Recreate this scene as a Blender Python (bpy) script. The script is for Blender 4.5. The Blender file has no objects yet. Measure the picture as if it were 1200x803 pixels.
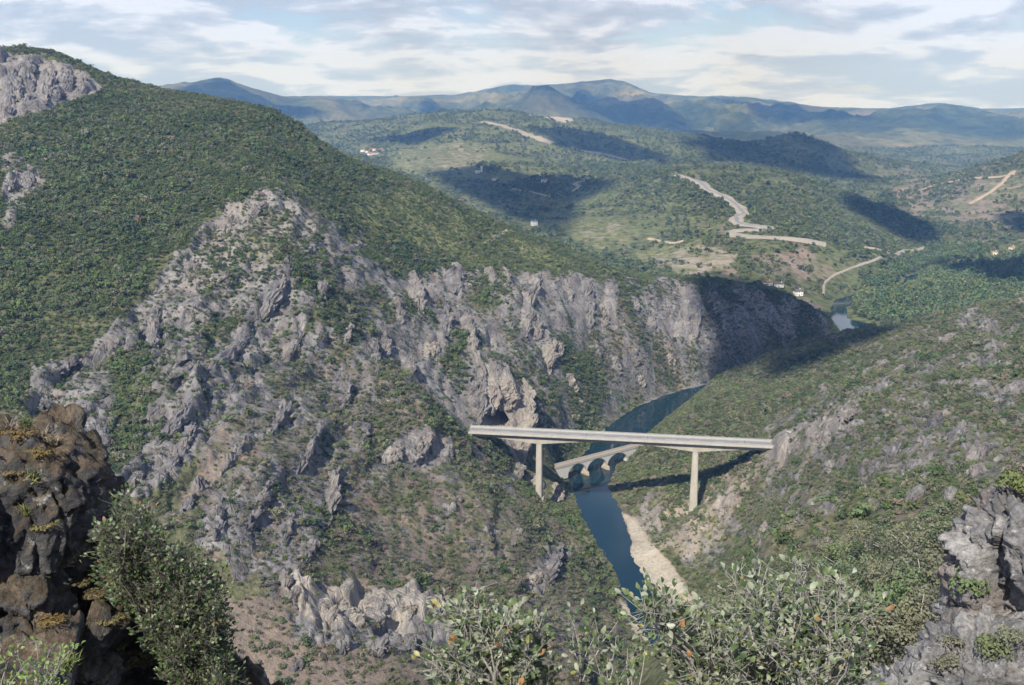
import bpy, bmesh, math, random
import numpy as np
from mathutils import Vector, Matrix, Euler

# ---------------------------------------------------------------- camera, sky, sun, exposure
scn = bpy.context.scene
COL = scn.collection
F = 1153.0; PW, PH = 1200.0, 803.0; HZ = 140.0; CAMZ = 205.0     # photo focal length in px, horizon row, eye height above the river
PITCH = math.atan((PH / 2 - HZ) / F); CP, SP = math.cos(PITCH), math.sin(PITCH)
cam_d = bpy.data.cameras.new('camera'); cam = bpy.data.objects.new('camera', cam_d); COL.objects.link(cam)
cam.location = (0, 0, CAMZ); cam.rotation_euler = (math.pi / 2 - PITCH, 0, 0)
cam_d.sensor_width = 36; cam_d.lens = 36 * F / PW; cam_d.clip_start = 0.1; cam_d.clip_end = 60000
scn.camera = cam
SUN_AZ_LEFT, SUN_EL = math.radians(24), math.radians(42)          # sun stands behind the camera, 24 degrees to its left
SUN_DIR = Vector((-math.sin(SUN_AZ_LEFT) * math.cos(SUN_EL), -math.cos(SUN_AZ_LEFT) * math.cos(SUN_EL), math.sin(SUN_EL)))
sun_d = bpy.data.lights.new('sun', 'SUN'); sun_d.energy = 5.0; sun_d.angle = math.radians(0.53); sun_d.color = (1.0, 0.965, 0.905)
sun = bpy.data.objects.new('sun', sun_d); COL.objects.link(sun)
sun.rotation_euler = SUN_DIR.to_track_quat('Z', 'Y').to_euler()
sun.location = (-200, -300, 900)
scn.view_settings.view_transform = 'Standard'; scn.view_settings.look = 'None'
scn.view_settings.exposure = 0.45; scn.view_settings.gamma = 1.0; scn.view_settings.use_curve_mapping = False
scn.cycles.use_denoising = True; scn.cycles.max_bounces = 5; scn.cycles.diffuse_bounces = 2; scn.cycles.transparent_max_bounces = 12
scn.cycles.volume_bounces = 0

def nn(nt, typ, **kw):
    n = nt.nodes.new(typ)
    for k, v in kw.items():
        setattr(n, k, v)
    return n

def build_world():
    w = bpy.data.worlds.new('World'); scn.world = w; w.use_nodes = True
    nt = w.node_tree; nt.nodes.clear(); L = nt.links.new
    out = nn(nt, 'ShaderNodeOutputWorld'); bg = nn(nt, 'ShaderNodeBackground'); L(bg.outputs[0], out.inputs[0])
    bg.inputs[1].default_value = 0.075
    sky = nn(nt, 'ShaderNodeTexSky', sky_type='NISHITA', sun_disc=False)
    sky.sun_elevation = SUN_EL; sky.sun_rotation = math.atan2(SUN_DIR.x, SUN_DIR.y); sky.air_density = 1.0; sky.dust_density = 1.0
    sky.altitude = 600
    tc = nn(nt, 'ShaderNodeTexCoord'); sep = nn(nt, 'ShaderNodeSeparateXYZ'); L(tc.outputs['Generated'], sep.inputs[0])
    # a flat cloud deck: the view ray met with a level sheet
    mx = nn(nt, 'ShaderNodeMath', operation='MAXIMUM'); L(sep.outputs[2], mx.inputs[0]); mx.inputs[1].default_value = 0.0
    def deck(lift, sc):         # lift: the same sheet seen a little lower, for the lit tops and grey bases of the clouds
        ad = nn(nt, 'ShaderNodeMath', operation='ADD'); L(mx.outputs[0], ad.inputs[0]); ad.inputs[1].default_value = 0.20 + lift
        dx = nn(nt, 'ShaderNodeMath', operation='DIVIDE'); L(sep.outputs[0], dx.inputs[0]); L(ad.outputs[0], dx.inputs[1])
        dy = nn(nt, 'ShaderNodeMath', operation='DIVIDE'); L(sep.outputs[1], dy.inputs[0]); L(ad.outputs[0], dy.inputs[1])
        cb = nn(nt, 'ShaderNodeCombineXYZ'); L(dx.outputs[0], cb.inputs[0]); L(dy.outputs[0], cb.inputs[1]); cb.inputs[2].default_value = 0.3
        n = nn(nt, 'ShaderNodeTexNoise'); n.inputs['Scale'].default_value = sc; n.inputs['Detail'].default_value = 10; n.inputs['Roughness'].default_value = 0.60; n.inputs['Distortion'].default_value = 0.25
        mp = nn(nt, 'ShaderNodeMapping'); mp.inputs['Location'].default_value = (4.7, 2.2, 0); mp.inputs['Scale'].default_value = (1, 1.15, 1); L(cb.outputs[0], mp.inputs[0]); L(mp.outputs[0], n.inputs['Vector']); return n.outputs[0]
    def ramp(src, stops):
        r = nn(nt, 'ShaderNodeValToRGB'); L(src, r.inputs[0]); el = r.color_ramp.elements
        while len(el) < len(stops): el.new(0.5)
        for e, (p, c) in zip(el, stops): e.position = p; e.color = (*c, 1) if len(c) == 3 else c
        return r
    d0, d1 = deck(0.0, 1.7), deck(0.014, 1.7)
    # clouds hide each other's gaps towards the horizon; overhead the blue shows between them
    cv = nn(nt, 'ShaderNodeMath', operation='MULTIPLY_ADD'); L(mx.outputs[0], cv.inputs[0]); cv.inputs[1].default_value = -0.12; L(d0, cv.inputs[2])
    cover = ramp(cv.outputs[0], [(0.37, (0, 0, 0)), (0.45, (1, 1, 1))])
    df = nn(nt, 'ShaderNodeMath', operation='SUBTRACT'); L(d0, df.inputs[0]); L(d1, df.inputs[1])
    ma = nn(nt, 'ShaderNodeMath', operation='MULTIPLY_ADD'); L(df.outputs[0], ma.inputs[0]); ma.inputs[1].default_value = 3.4
    th = nn(nt, 'ShaderNodeMath', operation='MULTIPLY_ADD'); L(d0, th.inputs[0]); th.inputs[1].default_value = -0.55; th.inputs[2].default_value = 0.80; L(th.outputs[0], ma.inputs[2])
    shade = ramp(ma.outputs[0], [(0.31, (5.0, 5.95, 8.2)), (0.49, (6.4, 7.4, 10.2)), (0.68, (8.6, 9.8, 13.2))])
    bs = nn(nt, 'ShaderNodeMath', operation='MULTIPLY_ADD'); L(mx.outputs[0], bs.inputs[0]); bs.inputs[1].default_value = -0.45; bs.inputs[2].default_value = 1.0     # from below one sees grey bases, far off the sunlit sides
    dim = nn(nt, 'ShaderNodeMix', data_type='RGBA', blend_type='MULTIPLY'); dim.inputs[0].default_value = 1.0; L(shade.outputs[0], dim.inputs[6]); L(bs.outputs[0], dim.inputs[7])
    mix = nn(nt, 'ShaderNodeMix', data_type='RGBA'); L(cover.outputs[0], mix.inputs[0])
    gain = nn(nt, 'ShaderNodeMix', data_type='RGBA', blend_type='MULTIPLY'); gain.inputs[0].default_value = 1.0
    L(sky.outputs[0], gain.inputs[6]); gain.inputs[7].default_value = (1.0, 1.05, 1.35, 1)
    L(gain.outputs[2], mix.inputs[6]); L(dim.outputs[2], mix.inputs[7])
    L(mix.outputs[2], bg.inputs[0])
build_world()

# ---------------------------------------------------------------- photo pixel <-> place
def ray(px, py):
    X = (np.asarray(px, float) - PW / 2) / F; Y = -(np.asarray(py, float) - PH / 2) / F
    return X, CP + Y * SP, Y * CP - SP          # world direction (x, y, z)
def at_y(px, py, y):                            # point on that ray at ground distance y
    a, b, c = ray(px, py); return (a / b * y, y, CAMZ + c / b * y)
def at_z(px, py, z):                            # point on that ray at height z
    a, b, c = ray(px, py); s = (z - CAMZ) / c; return (a * s, b * s, z)
def to_px(x, y, z):
    d = y * CP - (z - CAMZ) * SP; h = y * SP + (z - CAMZ) * CP
    return PW / 2 + F * x / d, PH / 2 - F * h / d

# ---------------------------------------------------------------- noise
def _hash(ix, iy, iz, seed):
    h = (ix.astype(np.uint32) * np.uint32(374761393) + iy.astype(np.uint32) * np.uint32(668265263)
         + iz.astype(np.uint32) * np.uint32(2147483647 & 0x7feb352d) + np.uint32((seed * 974634777 + 12345) & 0xffffffff))
    h ^= h >> np.uint32(15); h *= np.uint32(2246822519); h ^= h >> np.uint32(13); h *= np.uint32(3266489917); h ^= h >> np.uint32(16)
    return h
def noise2(x, y, seed=0):
    x = np.asarray(x, np.float32); y = np.asarray(y, np.float32)
    ix = np.floor(x); iy = np.floor(y); fx = x - ix; fy = y - iy
    ix = ix.astype(np.int64); iy = iy.astype(np.int64); z = np.zeros_like(ix)
    def g(i, j):
        a = (_hash(ix + i, iy + j, z, seed) & np.uint32(1023)).astype(np.float32) * np.float32(2 * math.pi / 1024)
        return np.cos(a) * (fx - i) + np.sin(a) * (fy - j)
    ux = fx * fx * fx * (fx * (fx * 6 - 15) + 10); uy = fy * fy * fy * (fy * (fy * 6 - 15) + 10)
    a = g(0, 0); b = g(1, 0); c = g(0, 1); d = g(1, 1)
    return 1.5 * (a + ux * (b - a) + uy * (c + ux * (d - c) - a - ux * (b - a)))
def fbm(x, y, octv=4, seed=0, rough=0.5, ridged=False):
    s = 0; a = 1.0; t = 0
    for o in range(octv):
        n = noise2(x, y, seed + o * 17)
        s = s + a * ((1 - 2 * np.abs(n)) if ridged else n); t += a; a *= rough
        x = x * 2.03 + 11.3; y = y * 2.03 - 7.7
    return s / t
def sstep(a, b, x):
    t = np.clip((x - a) / (b - a), 0, 1); return t * t * (3 - 2 * t)
# ---------------------------------------------------------------- ground heights from points read off the photograph
CP_D = [  # (px, py, y): a visible point and how far away it stands
 # crest of the big hill on the left, falling away to the right
 (-120,40,760),(0,57,770),(60,60,780),(120,85,775),(160,103,745),(240,113,760),(330,135,760),(400,185,770),(480,211,790),(560,251,810),(640,283,830),(740,322,860),(830,328,880),(900,341,900),(950,360,920),(985,380,940),
 # foot of the summit cliff, the green shoulder before it
 (-100,180,600),(0,148,600),(60,128,650),(110,112,700),
 # the green slope
 (0,220,520),(80,220,530),(150,200,580),(240,180,620),(330,190,640),(400,240,650),(-100,300,440),(0,300,450),(80,300,455),(150,300,465),(250,260,520),(330,235,545),
 (480,260,700),(560,285,740),(480,315,640),(600,318,695),(700,325,762),(790,331,825),
 # rock faces below it
 (330,310,480),(250,300,478),(50,400,390),(150,420,385),(230,400,410),(300,400,425),(350,400,440),(430,310,560),(430,400,480),(100,500,320),(200,530,310),(250,450,360),(300,550,305),
 (400,450,425),(500,400,525),(560,400,580),(540,330,655),(650,400,640),(750,400,725),(800,400,765),(640,450,585),(700,450,660),(600,440,540),(600,480,522),(870,400,790),(930,400,850),
 # the spur in the middle
 (450,520,388),(500,470,440),(530,520,430),(300,650,262),(350,720,245),(300,790,222),(450,620,325),(450,700,275),(450,735,265),(500,790,240),(560,560,410),(600,600,385),(600,700,318),(600,790,268),(680,630,420),(640,578,482),(612,530,512),(660,700,345),(700,740,335),(690,790,290),
 # right bank: from the beach up to the ridge
 (850,640,425),(900,640,372),(950,600,350),(920,560,420),(1000,560,305),(1100,560,255),(1000,500,400),(920,500,500),(1150,480,380),(1195,520,290),(1190,420,480),(1080,440,480),(1000,450,480),(930,450,610),(860,470,600),(860,530,512),(800,500,590),(760,540,545),
 (1200,352,650),(1290,345,640),(1100,372,680),(1050,383,690),(1000,386,705),(900,420,718),(850,438,726),
 # the wooded shoulder below the viewpoint on the right
 (1000,680,140),(1060,640,160),(870,700,150),(820,740,140),(900,760,115),(960,620,200),(880,650,215),(1150,640,110),(1250,600,100),
 # beyond the gorge: zigzag hill, valley, brown hill on the right
 (780,207,1760),(850,205,1740),(880,200,1740),(930,207,1760),(1000,228,1800),(1060,252,1800),(1105,288,1500),(850,250,1480),(950,250,1500),(850,290,1270),(950,290,1260),(900,325,1110),(800,310,1180),(760,300,1300),(700,280,1400),(1050,300,1300),
 (1120,330,1180),(1200,310,1230),(1200,345,1050),(1040,350,1060),(640,262,1500),(560,232,1850),(600,200,2150),(700,200,2080),(700,240,1700),(500,180,2600),(420,172,3000),(800,200,1950),
 (1050,216,2300),(1120,203,2200),(1200,182,2150),(1290,170,2100),(1150,250,1850),(1200,270,1600),
 (520,133,3600),(570,131,3550),(640,136,3500),(700,146,3400),(760,152,3300),(700,170,2800),(800,175,2700),(760,190,2300),
 (930,158,2900),(880,170,2950),(985,185,2800),(1025,210,2650),(940,200,2350),(850,190,2500),
 (1000,192,3700),(1100,200,3400),(1100,175,4200),(1180,190,3300),(860,165,4200),(1000,170,4500),
 (450,150,5200),(400,152,5000),(560,128,6000),(640,128,6000),(760,140,6000),(860,150,6000),
 # mountains
 (170,106,9000),(195,108,5600),(225,98,5500),(258,92,5400),(290,108,5300),(330,125,5200),(380,135,5100),(330,118,8000),(400,122,9500),
 (400,113,10500),(450,116,10000),(520,113,10000),(560,108,9800),(590,101,9800),(640,100,10000),(700,94,10000),(725,94,10000),(760,108,9800),(790,115,10200),(860,113,9500),(900,117,9500),(950,125,9500),(1010,131,9300),(1040,133,9300),
 (1050,130,7800),(1100,121,7600),(1150,128,7600),(1200,139,7600),(1300,145,7600),
 (480,115,10000),(545,112,9900),(605,100,9800),(622,105,9900),(665,98,10000),(682,96,10000),(740,99,9900),(775,114,10100),(830,115,9800),(930,121,9500),(980,129,9400),(1075,125,7700),(1125,124,7600),(1175,134,7600),(215,101,5550),(240,95,5450),(272,98,5350),(305,117,5250),(580,118,8600),(680,120,8400),(740,122,8400),(1000,152,6500),(1060,150,6200),(940,140,7000),
 (640,125,7600),(860,140,7200),(1100,150,5800),(1200,165,5000),(520,124,7600),(300,125,7600),
]
CP_Z = [  # (px, py, z): a visible point and its height above the water
 (808,600,11),(630,582,16),(645,590,11),(655,575,9),(558,508,46),(903,522,47),(650,552,9),(690,505,4),(745,530,10),(840,585,22),(800,640,6),(790,610,6),
 (668,600,5),(700,690,12),(720,720,6),(640,640,28),
]
CP_H = [  # (u, y, z): ground out of sight behind crests
 (-.75,1000,170),(-.5,1000,150),(-.3,1000,120),(-.15,1050,70),(0,1050,40),(.12,1050,25),(.24,1050,10),(-.8,1500,90),(-.5,1500,90),(-.3,1500,60),(-.1,1300,40),
 (-.75,800,290),(-.75,560,190),(-.85,400,150),(-.75,250,110),(-.6,180,80),
 (.28,800,12),(.36,860,4),(.42,800,30),(.5,900,25),(.62,900,40),(.75,800,90),(.85,600,110),(.85,400,120),(.7,1200,20),(.85,1300,40),
 (.1,2600,80),(.2,2200,70),(.3,2200,55),(.4,2100,45),(.6,2600,60),(.8,2600,140),(-.1,4500,130),(.1,4500,120),(-.4,3000,100),(-.7,3000,120),(-.7,5000,200),(.8,5000,150),
 (-.7,9000,500),(.75,9000,450),(-.4,13000,350),(0,13000,350),(.4,13000,330),(.8,13000,350),(-.8,13000,350),(-.3,6500,180),(0,6500,170),(.4,4500,90),
 (-.85,15,168),(-.4,15,172),(0,15,175),(.4,15,182),(.85,15,190),(-.85,60,135),(-.4,60,135),(0,60,140),(.4,60,160),(.85,60,175),
 (-.5,120,90),(-.2,110,105),(0,120,105),(.2,110,140),(.6,120,155),(.85,150,160),(-.3,180,80),(-.1,180,72),(.05,200,62),(.15,230,30),(.1,290,12),
 (.2,300,18),(.28,280,55),(.12,340,2),(.14,300,3),(.2,250,55),(-.45,230,88),
]
# water's edges (px at z = 0), then their hidden course round the bend to the far valley
LB = [at_z(a, b, 0)[:2] for a, b in [(800,820),(775,775),(752,738),(738,715),(728,695),(725,678),(713,658),(697,632),(683,608),(673,580),(667,562),(672,545),(688,528),(700,512),(722,492),(748,476),(775,465),(800,457)]]
LB += [(185,775),(265,845),(322,930),(333,1000)] + [at_z(a, b, 0)[:2] for a, b in [(973,362),(978,352),(1000,345),(1040,338),(1058,331),(1063,324)]] + [(620,1400),(760,1500)]
RB = [at_z(a, b, 0)[:2] for a, b in [(905,830),(850,775),(815,735),(787,708),(767,688),(753,672),(738,652),(741,635),(728,598),(712,572),(722,545),(738,530),(752,512),(772,496),(795,478),(815,462)]]
RB += [(205,755),(290,820),(352,905),(372,985)] + [at_z(a, b, 0)[:2] for a, b in [(994,374),(992,360),(1010,352),(1045,345),(1068,338),(1074,326)]] + [(630,1375),(770,1470)]
WATER = np.array(LB + RB[::-1])
def poly_sd(x, y, poly):        # signed distance to a polygon, negative inside
    x = np.asarray(x, float); y = np.asarray(y, float); d2 = np.full(x.shape, 1e18); ins = np.zeros(x.shape, bool); n = len(poly)
    for i in range(n):
        ax, ay = poly[i]; bx, by = poly[(i + 1) % n]; ex, ey = bx - ax, by - ay
        t = np.clip(((x - ax) * ex + (y - ay) * ey) / (ex * ex + ey * ey + 1e-12), 0, 1)
        d2 = np.minimum(d2, (x - ax - t * ex) ** 2 + (y - ay - t * ey) ** 2)
        if ay != by:
            ins ^= ((ay > y) != (by > y)) & (x < ex * (y - ay) / ey + ax)
    d = np.sqrt(d2); return np.where(ins, -d, d)
def poly_in(px, py, poly, wob=0.0):
    return poly_sd(px, py, np.array(poly, float))
def _tps():
    U, V, Z = [], [], []
    for a, b, y in CP_D:
        p = at_y(a, b, y); U.append(p[0] / y); V.append(math.log(y)); Z.append(p[2])
    for a, b, z in CP_Z:
        p = at_z(a, b, z); U.append(p[0] / p[1]); V.append(math.log(p[1])); Z.append(z)
    for u, y, z in CP_H:
        U.append(u); V.append(math.log(y)); Z.append(z)
    for p in (LB[2:-2] + RB[2:-2]):
        U.append(p[0] / p[1]); V.append(math.log(p[1])); Z.append(0.5)
    U, V, Z = map(np.array, (U, V, Z)); n = len(U)
    # weights by distance so that far heights do not ripple into near ones
    r2 = (U[:, None] - U) ** 2 + (V[:, None] - V) ** 2
    K = np.where(r2 > 0, .5 * r2 * np.log(r2 + 1e-20), 0) + np.diag(np.where(V > math.log(4500), 1e-5, 2e-4))
    P = np.stack([np.ones(n), U, V], 1)
    A = np.block([[K, P], [P.T, np.zeros((3, 3))]])
    sol = np.linalg.solve(A, np.concatenate([Z, np.zeros(3)]))
    return U, V, sol
TU, TV, TS = _tps()
def base_h(x, y):
    x = np.asarray(x, float); y = np.maximum(np.asarray(y, float), 8.0); sh = x.shape
    u = (x / y).ravel(); v = np.log(y).ravel(); out = np.empty(u.size)
    n = len(TU); w = TS[:n]; tu = TU; tv = TV
    for i in range(0, u.size, 20000):
        a = u[i:i + 20000, None]; b = v[i:i + 20000, None]
        r2 = (a - tu) ** 2 + (b - tv) ** 2 + 1e-12
        out[i:i + 20000] = (.5 * r2 * np.log(r2)) @ w + TS[n] + TS[n + 1] * a[:, 0] + TS[n + 2] * b[:, 0]
    return out.reshape(sh).astype(float)
# ---------------------------------------------------------------- what covers the ground: outlines traced in photo pixels, laid on the ground
# (outline, ymin, ymax, softness px, rock, soil, veg, pale)   None leaves a value as it is
COVER = [
 # left hill
 ([(-300,20),(0,150),(120,112),(330,140),(480,215),(640,290),(850,330),(700,330),(480,318),(420,270),(300,220),(200,300),(110,400),(20,470),(-300,600)], 330, 1000, 6, .03, .05, .95, 0),
 ([(400,230),(480,220),(640,290),(800,330),(700,326),(560,315),(420,262)], 500, 1000, 10, 0, .06, .62, .62),
 ([(-200,40),(0,60),(45,63),(105,88),(120,101),(108,109),(60,127),(0,148),(-200,220)], 500, 1100, 2, 1, .0, .04, .25),
 ([(0,182),(30,185),(58,215),(35,235),(20,262),(0,270)], 300, 700, 5, .75, 0, .45, .1),
 ([(20,150),(75,160),(70,170),(30,165)], 300, 700, 5, .3, 0, .6, .1),
 ([(296,222),(345,232),(372,252),(425,275),(425,302),(384,300),(372,355),(332,420),(300,460),(262,492),(205,562),(150,592),(100,572),(25,475),(38,440),(110,408),(160,350),(200,310),(240,268)], 250, 660, 6, .92, .08, .50, .06),
 ([(300,222),(345,232),(390,262),(350,300),(280,330),(200,335),(240,268)], 250, 660, 8, .68, .16, .60, .3),
 ([(128,410),(178,425),(180,480),(165,530),(140,560),(120,540),(135,470)], 250, 600, 5, .25, .05, .95, 0),
 ([(225,380),(250,378),(290,350),(285,370),(245,402)], 250, 600, 4, .2, .05, .9, 0),
 ([(260,492),(330,420),(385,370),(420,420),(425,520),(400,590),(350,690),(290,690),(190,600)], 220, 600, 8, .58, .46, .56, 0),
 ([(262,492),(300,470),(250,560),(215,640),(200,600)], 220, 600, 6, .3, .5, .40, .1),
 # cliff band above the bridge
 ([(380,300),(430,300),(480,318),(560,316),(700,326),(830,332),(870,360),(850,430),(800,455),(700,492),(620,520),(560,500),(500,480),(430,470),(400,400)], 380, 1000, 6, .72, .26, .50, .03),
 ([(690,350),(830,335),(960,360),(985,382),(900,430),(800,455),(720,480),(690,430)], 500, 1100, 8, .52, .60, .66, .0),
 ([(800,335),(820,340),(823,372),(806,400),(790,385)], 500, 1100, 3, .9, 0, .1, .25),
 ([(540,455),(560,430),(618,442),(622,480),(615,540),(595,520),(560,495)], 380, 700, 3, .95, .2, .05, .45),
 ([(480,320),(500,330),(528,385),(520,410),(490,380)], 400, 800, 4, .85, 0, .2, .1),
 ([(605,320),(640,320),(645,390),(625,405),(605,390)], 400, 900, 4, .85, 0, .2, .15),
 ([(670,330),(720,335),(725,390),(690,390),(670,360)], 400, 900, 4, .75, .1, .25, .15),
 # spur in the middle
 ([(400,460),(560,500),(640,580),(720,690),(760,800),(400,803),(260,803),(290,690),(350,690),(400,590)], 180, 520, 8, .36, .46, .60, 0),
 ([(420,560),(540,560),(560,600),(480,660),(420,690),(390,640)], 180, 520, 12, .34, .52, .52, 0),
 ([(440,545),(478,505),(522,505),(535,535),(515,548),(470,548)], 300, 520, 3, .95, .1, .12, .15),
 ([(328,668),(372,690),(440,685),(500,690),(530,705),(525,728),(470,728),(440,735),(390,742),(350,716)], 180, 400, 4, .95, .15, .12, .65),
 ([(340,715),(390,742),(470,730),(525,730),(520,760),(420,770),(345,745)], 180, 400, 4, .75, .25, .25, .0),
 ([(255,700),(330,700),(350,750),(520,765),(520,803),(250,803)], 150, 400, 6, .12, .85, .45, 0),
 ([(610,685),(640,640),(652,628),(662,648),(640,690)], 250, 520, 3, .9, .2, .15, .2),
 ([(650,590),(690,600),(720,660),(700,640),(660,605)], 300, 560, 6, .2, .4, .6, .1),
 # right bank
 ([(720,580),(820,455),(900,418),(1000,384),(1210,345),(1300,640),(900,660),(830,680),(770,640)], 180, 780, 6, .34, .34, .66, .05),
 ([(720,570),(815,460),(900,418),(1000,390),(1020,420),(930,470),(880,510),(760,570)], 400, 780, 10, .03, .30, .84, .12),
 ([(890,500),(960,460),(1050,420),(1190,390),(1210,540),(1100,570),(1000,560),(900,580)], 200, 700, 12, .52, .32, .58, .05),
 ([(736,612),(770,590),(820,575),(868,540),(900,522),(914,532),(880,565),(862,600),(845,630),(800,655),(765,640)], 350, 560, 5, .40, .60, .56, .42),
 ([(890,520),(920,505),(985,478),(1005,500),(960,525),(915,540)], 350, 600, 4, .85, .15, .2, .3),
 ([(885,625),(930,592),(985,580),(998,600),(958,622),(905,642)], 250, 480, 3, .95, 0, .12, .1),
 ([(728,600),(742,606),(760,632),(800,678),(825,722),(790,716),(753,676),(735,652),(741,635)], 330, 540, 2.5, 0, 1, 0, 1),
 ([(700,504),(730,486),(770,465),(805,454),(808,460),(775,470),(735,492),(705,514)], 500, 800, 2, .4, .8, .12, .45),
 ([(722,695),(738,712),(768,752),(755,756),(730,720)], 330, 540, 2, .1, 1, .1, .9),
 # beyond the gorge
 ([(430,175),(520,150),(640,140),(800,165),(800,310),(680,285),(560,250)], 1050, 4200, 8, .0, .16, .60, .16),
 ([(455,188),(500,166),(560,168),(590,185),(555,200),(480,205)], 1050, 4200, 4, 0, .30, .22, .42),
 ([(660,265),(720,262),(735,285),(700,290),(665,280)], 1050, 4200, 4, 0, .4, .2, .40),
 ([(740,290),(830,285),(870,300),(820,325),(760,312)], 1000, 4200, 4, .0, .40, .30, .5),
 ([(780,210),(850,205),(1000,228),(1100,290),(1000,300),(900,275),(840,240)], 1000, 2000, 8, .02, .12, .85, .05),
 ([(870,290),(960,295),(990,300),(975,330),(900,330)], 1000, 1800, 6, .1, .45, .5, .1),
 ([(1040,220),(1210,180),(1300,180),(1300,280),(1110,290)], 1200, 2600, 8, .0, .46, .50, .10),
 ([(985,345),(1050,300),(1200,295),(1300,300),(1300,370),(1100,372),(1000,382)], 800, 1600, 6, 0, .05, 1.0, .05),
 ([(612,131),(640,129),(668,138),(672,146),(640,140)], 2500, 4200, 2, .2, 1, 0, .9),
 ([(690,200),(760,185),(790,215),(720,235)], 1050, 4200, 10, .02, .2, .75, .0),
]
def cover_masks(X, Y, Z):
    px, py = to_px(X, Y, Z)
    wx = px + 7 * noise2(X / (.016 * Y + .1), Z / (.016 * Y + .1), 3) + 4 * noise2(X / (.005 * Y + .1), Z / (.005 * Y + .1), 5)
    wy = py + 7 * noise2(X / (.016 * Y + .1), Z / (.016 * Y + .1), 8) + 4 * noise2(X / (.005 * Y + .1), Z / (.005 * Y + .1), 9)
    n = X.size; M = [np.zeros(n), np.full(n, .18), np.full(n, .6), np.zeros(n)]   # rock, soil, veg, pale
    for poly, y0, y1, soft, *vals in COVER:
        P = np.array(poly, float)
        s = np.nonzero((px > P[:, 0].min() - 30) & (px < P[:, 0].max() + 30) & (py > P[:, 1].min() - 30) & (py < P[:, 1].max() + 30) & (Y > y0) & (Y < y1))[0]
        if not len(s): continue
        q = .35 if soft < 3 else 1.0
        w = sstep(soft, -soft, poly_sd(px[s] + q * (wx[s] - px[s]), py[s] + q * (wy[s] - py[s]), P))
        for k, v in enumerate(vals):
            if v is not None: M[k][s] = M[k][s] * (1 - w) + v * w
    return M

# ---------------------------------------------------------------- terrain sheet
NU = 800
us = np.linspace(-.86, .86, NU)
vs = np.concatenate([np.linspace(math.log(15), math.log(150), 110)[:-1], np.linspace(math.log(150), math.log(1000), 660)[:-1], np.linspace(math.log(1000), math.log(14000), 340)])
NR = len(vs)
Ug, Vg = np.meshgrid(us, vs); Yg = np.exp(Vg); Xg = Ug * Yg
def worley2(x, y, seed):
    """broken plates: for each place the level of the tilted plate it lies on, -1..1, and how near the joint it is"""
    ix = np.floor(x).astype(np.int64); iy = np.floor(y).astype(np.int64); best = np.full(x.shape, 9e9); sec = best.copy(); out = np.zeros(x.shape); z0 = np.zeros_like(ix)
    r = lambda i, j, k: (_hash(i, j, z0 + k, seed) & np.uint32(65535)).astype(np.float32) / 65535
    for a in (-1, 0, 1):
        for b in (-1, 0, 1):
            i, j = ix + a, iy + b; ox, oy = x - (i + r(i, j, 1)), y - (j + r(i, j, 2)); d = ox * ox + oy * oy; m = d < best
            sec = np.where(m, best, np.minimum(sec, d)); best = np.where(m, d, best)
            out = np.where(m, (r(i, j, 3) * 2 - 1) * .6 + ox * (r(i, j, 4) * 1.6 + .1) + oy * (r(i, j, 5) - .5), out)
    return out, np.sqrt(sec) - np.sqrt(best)
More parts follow.
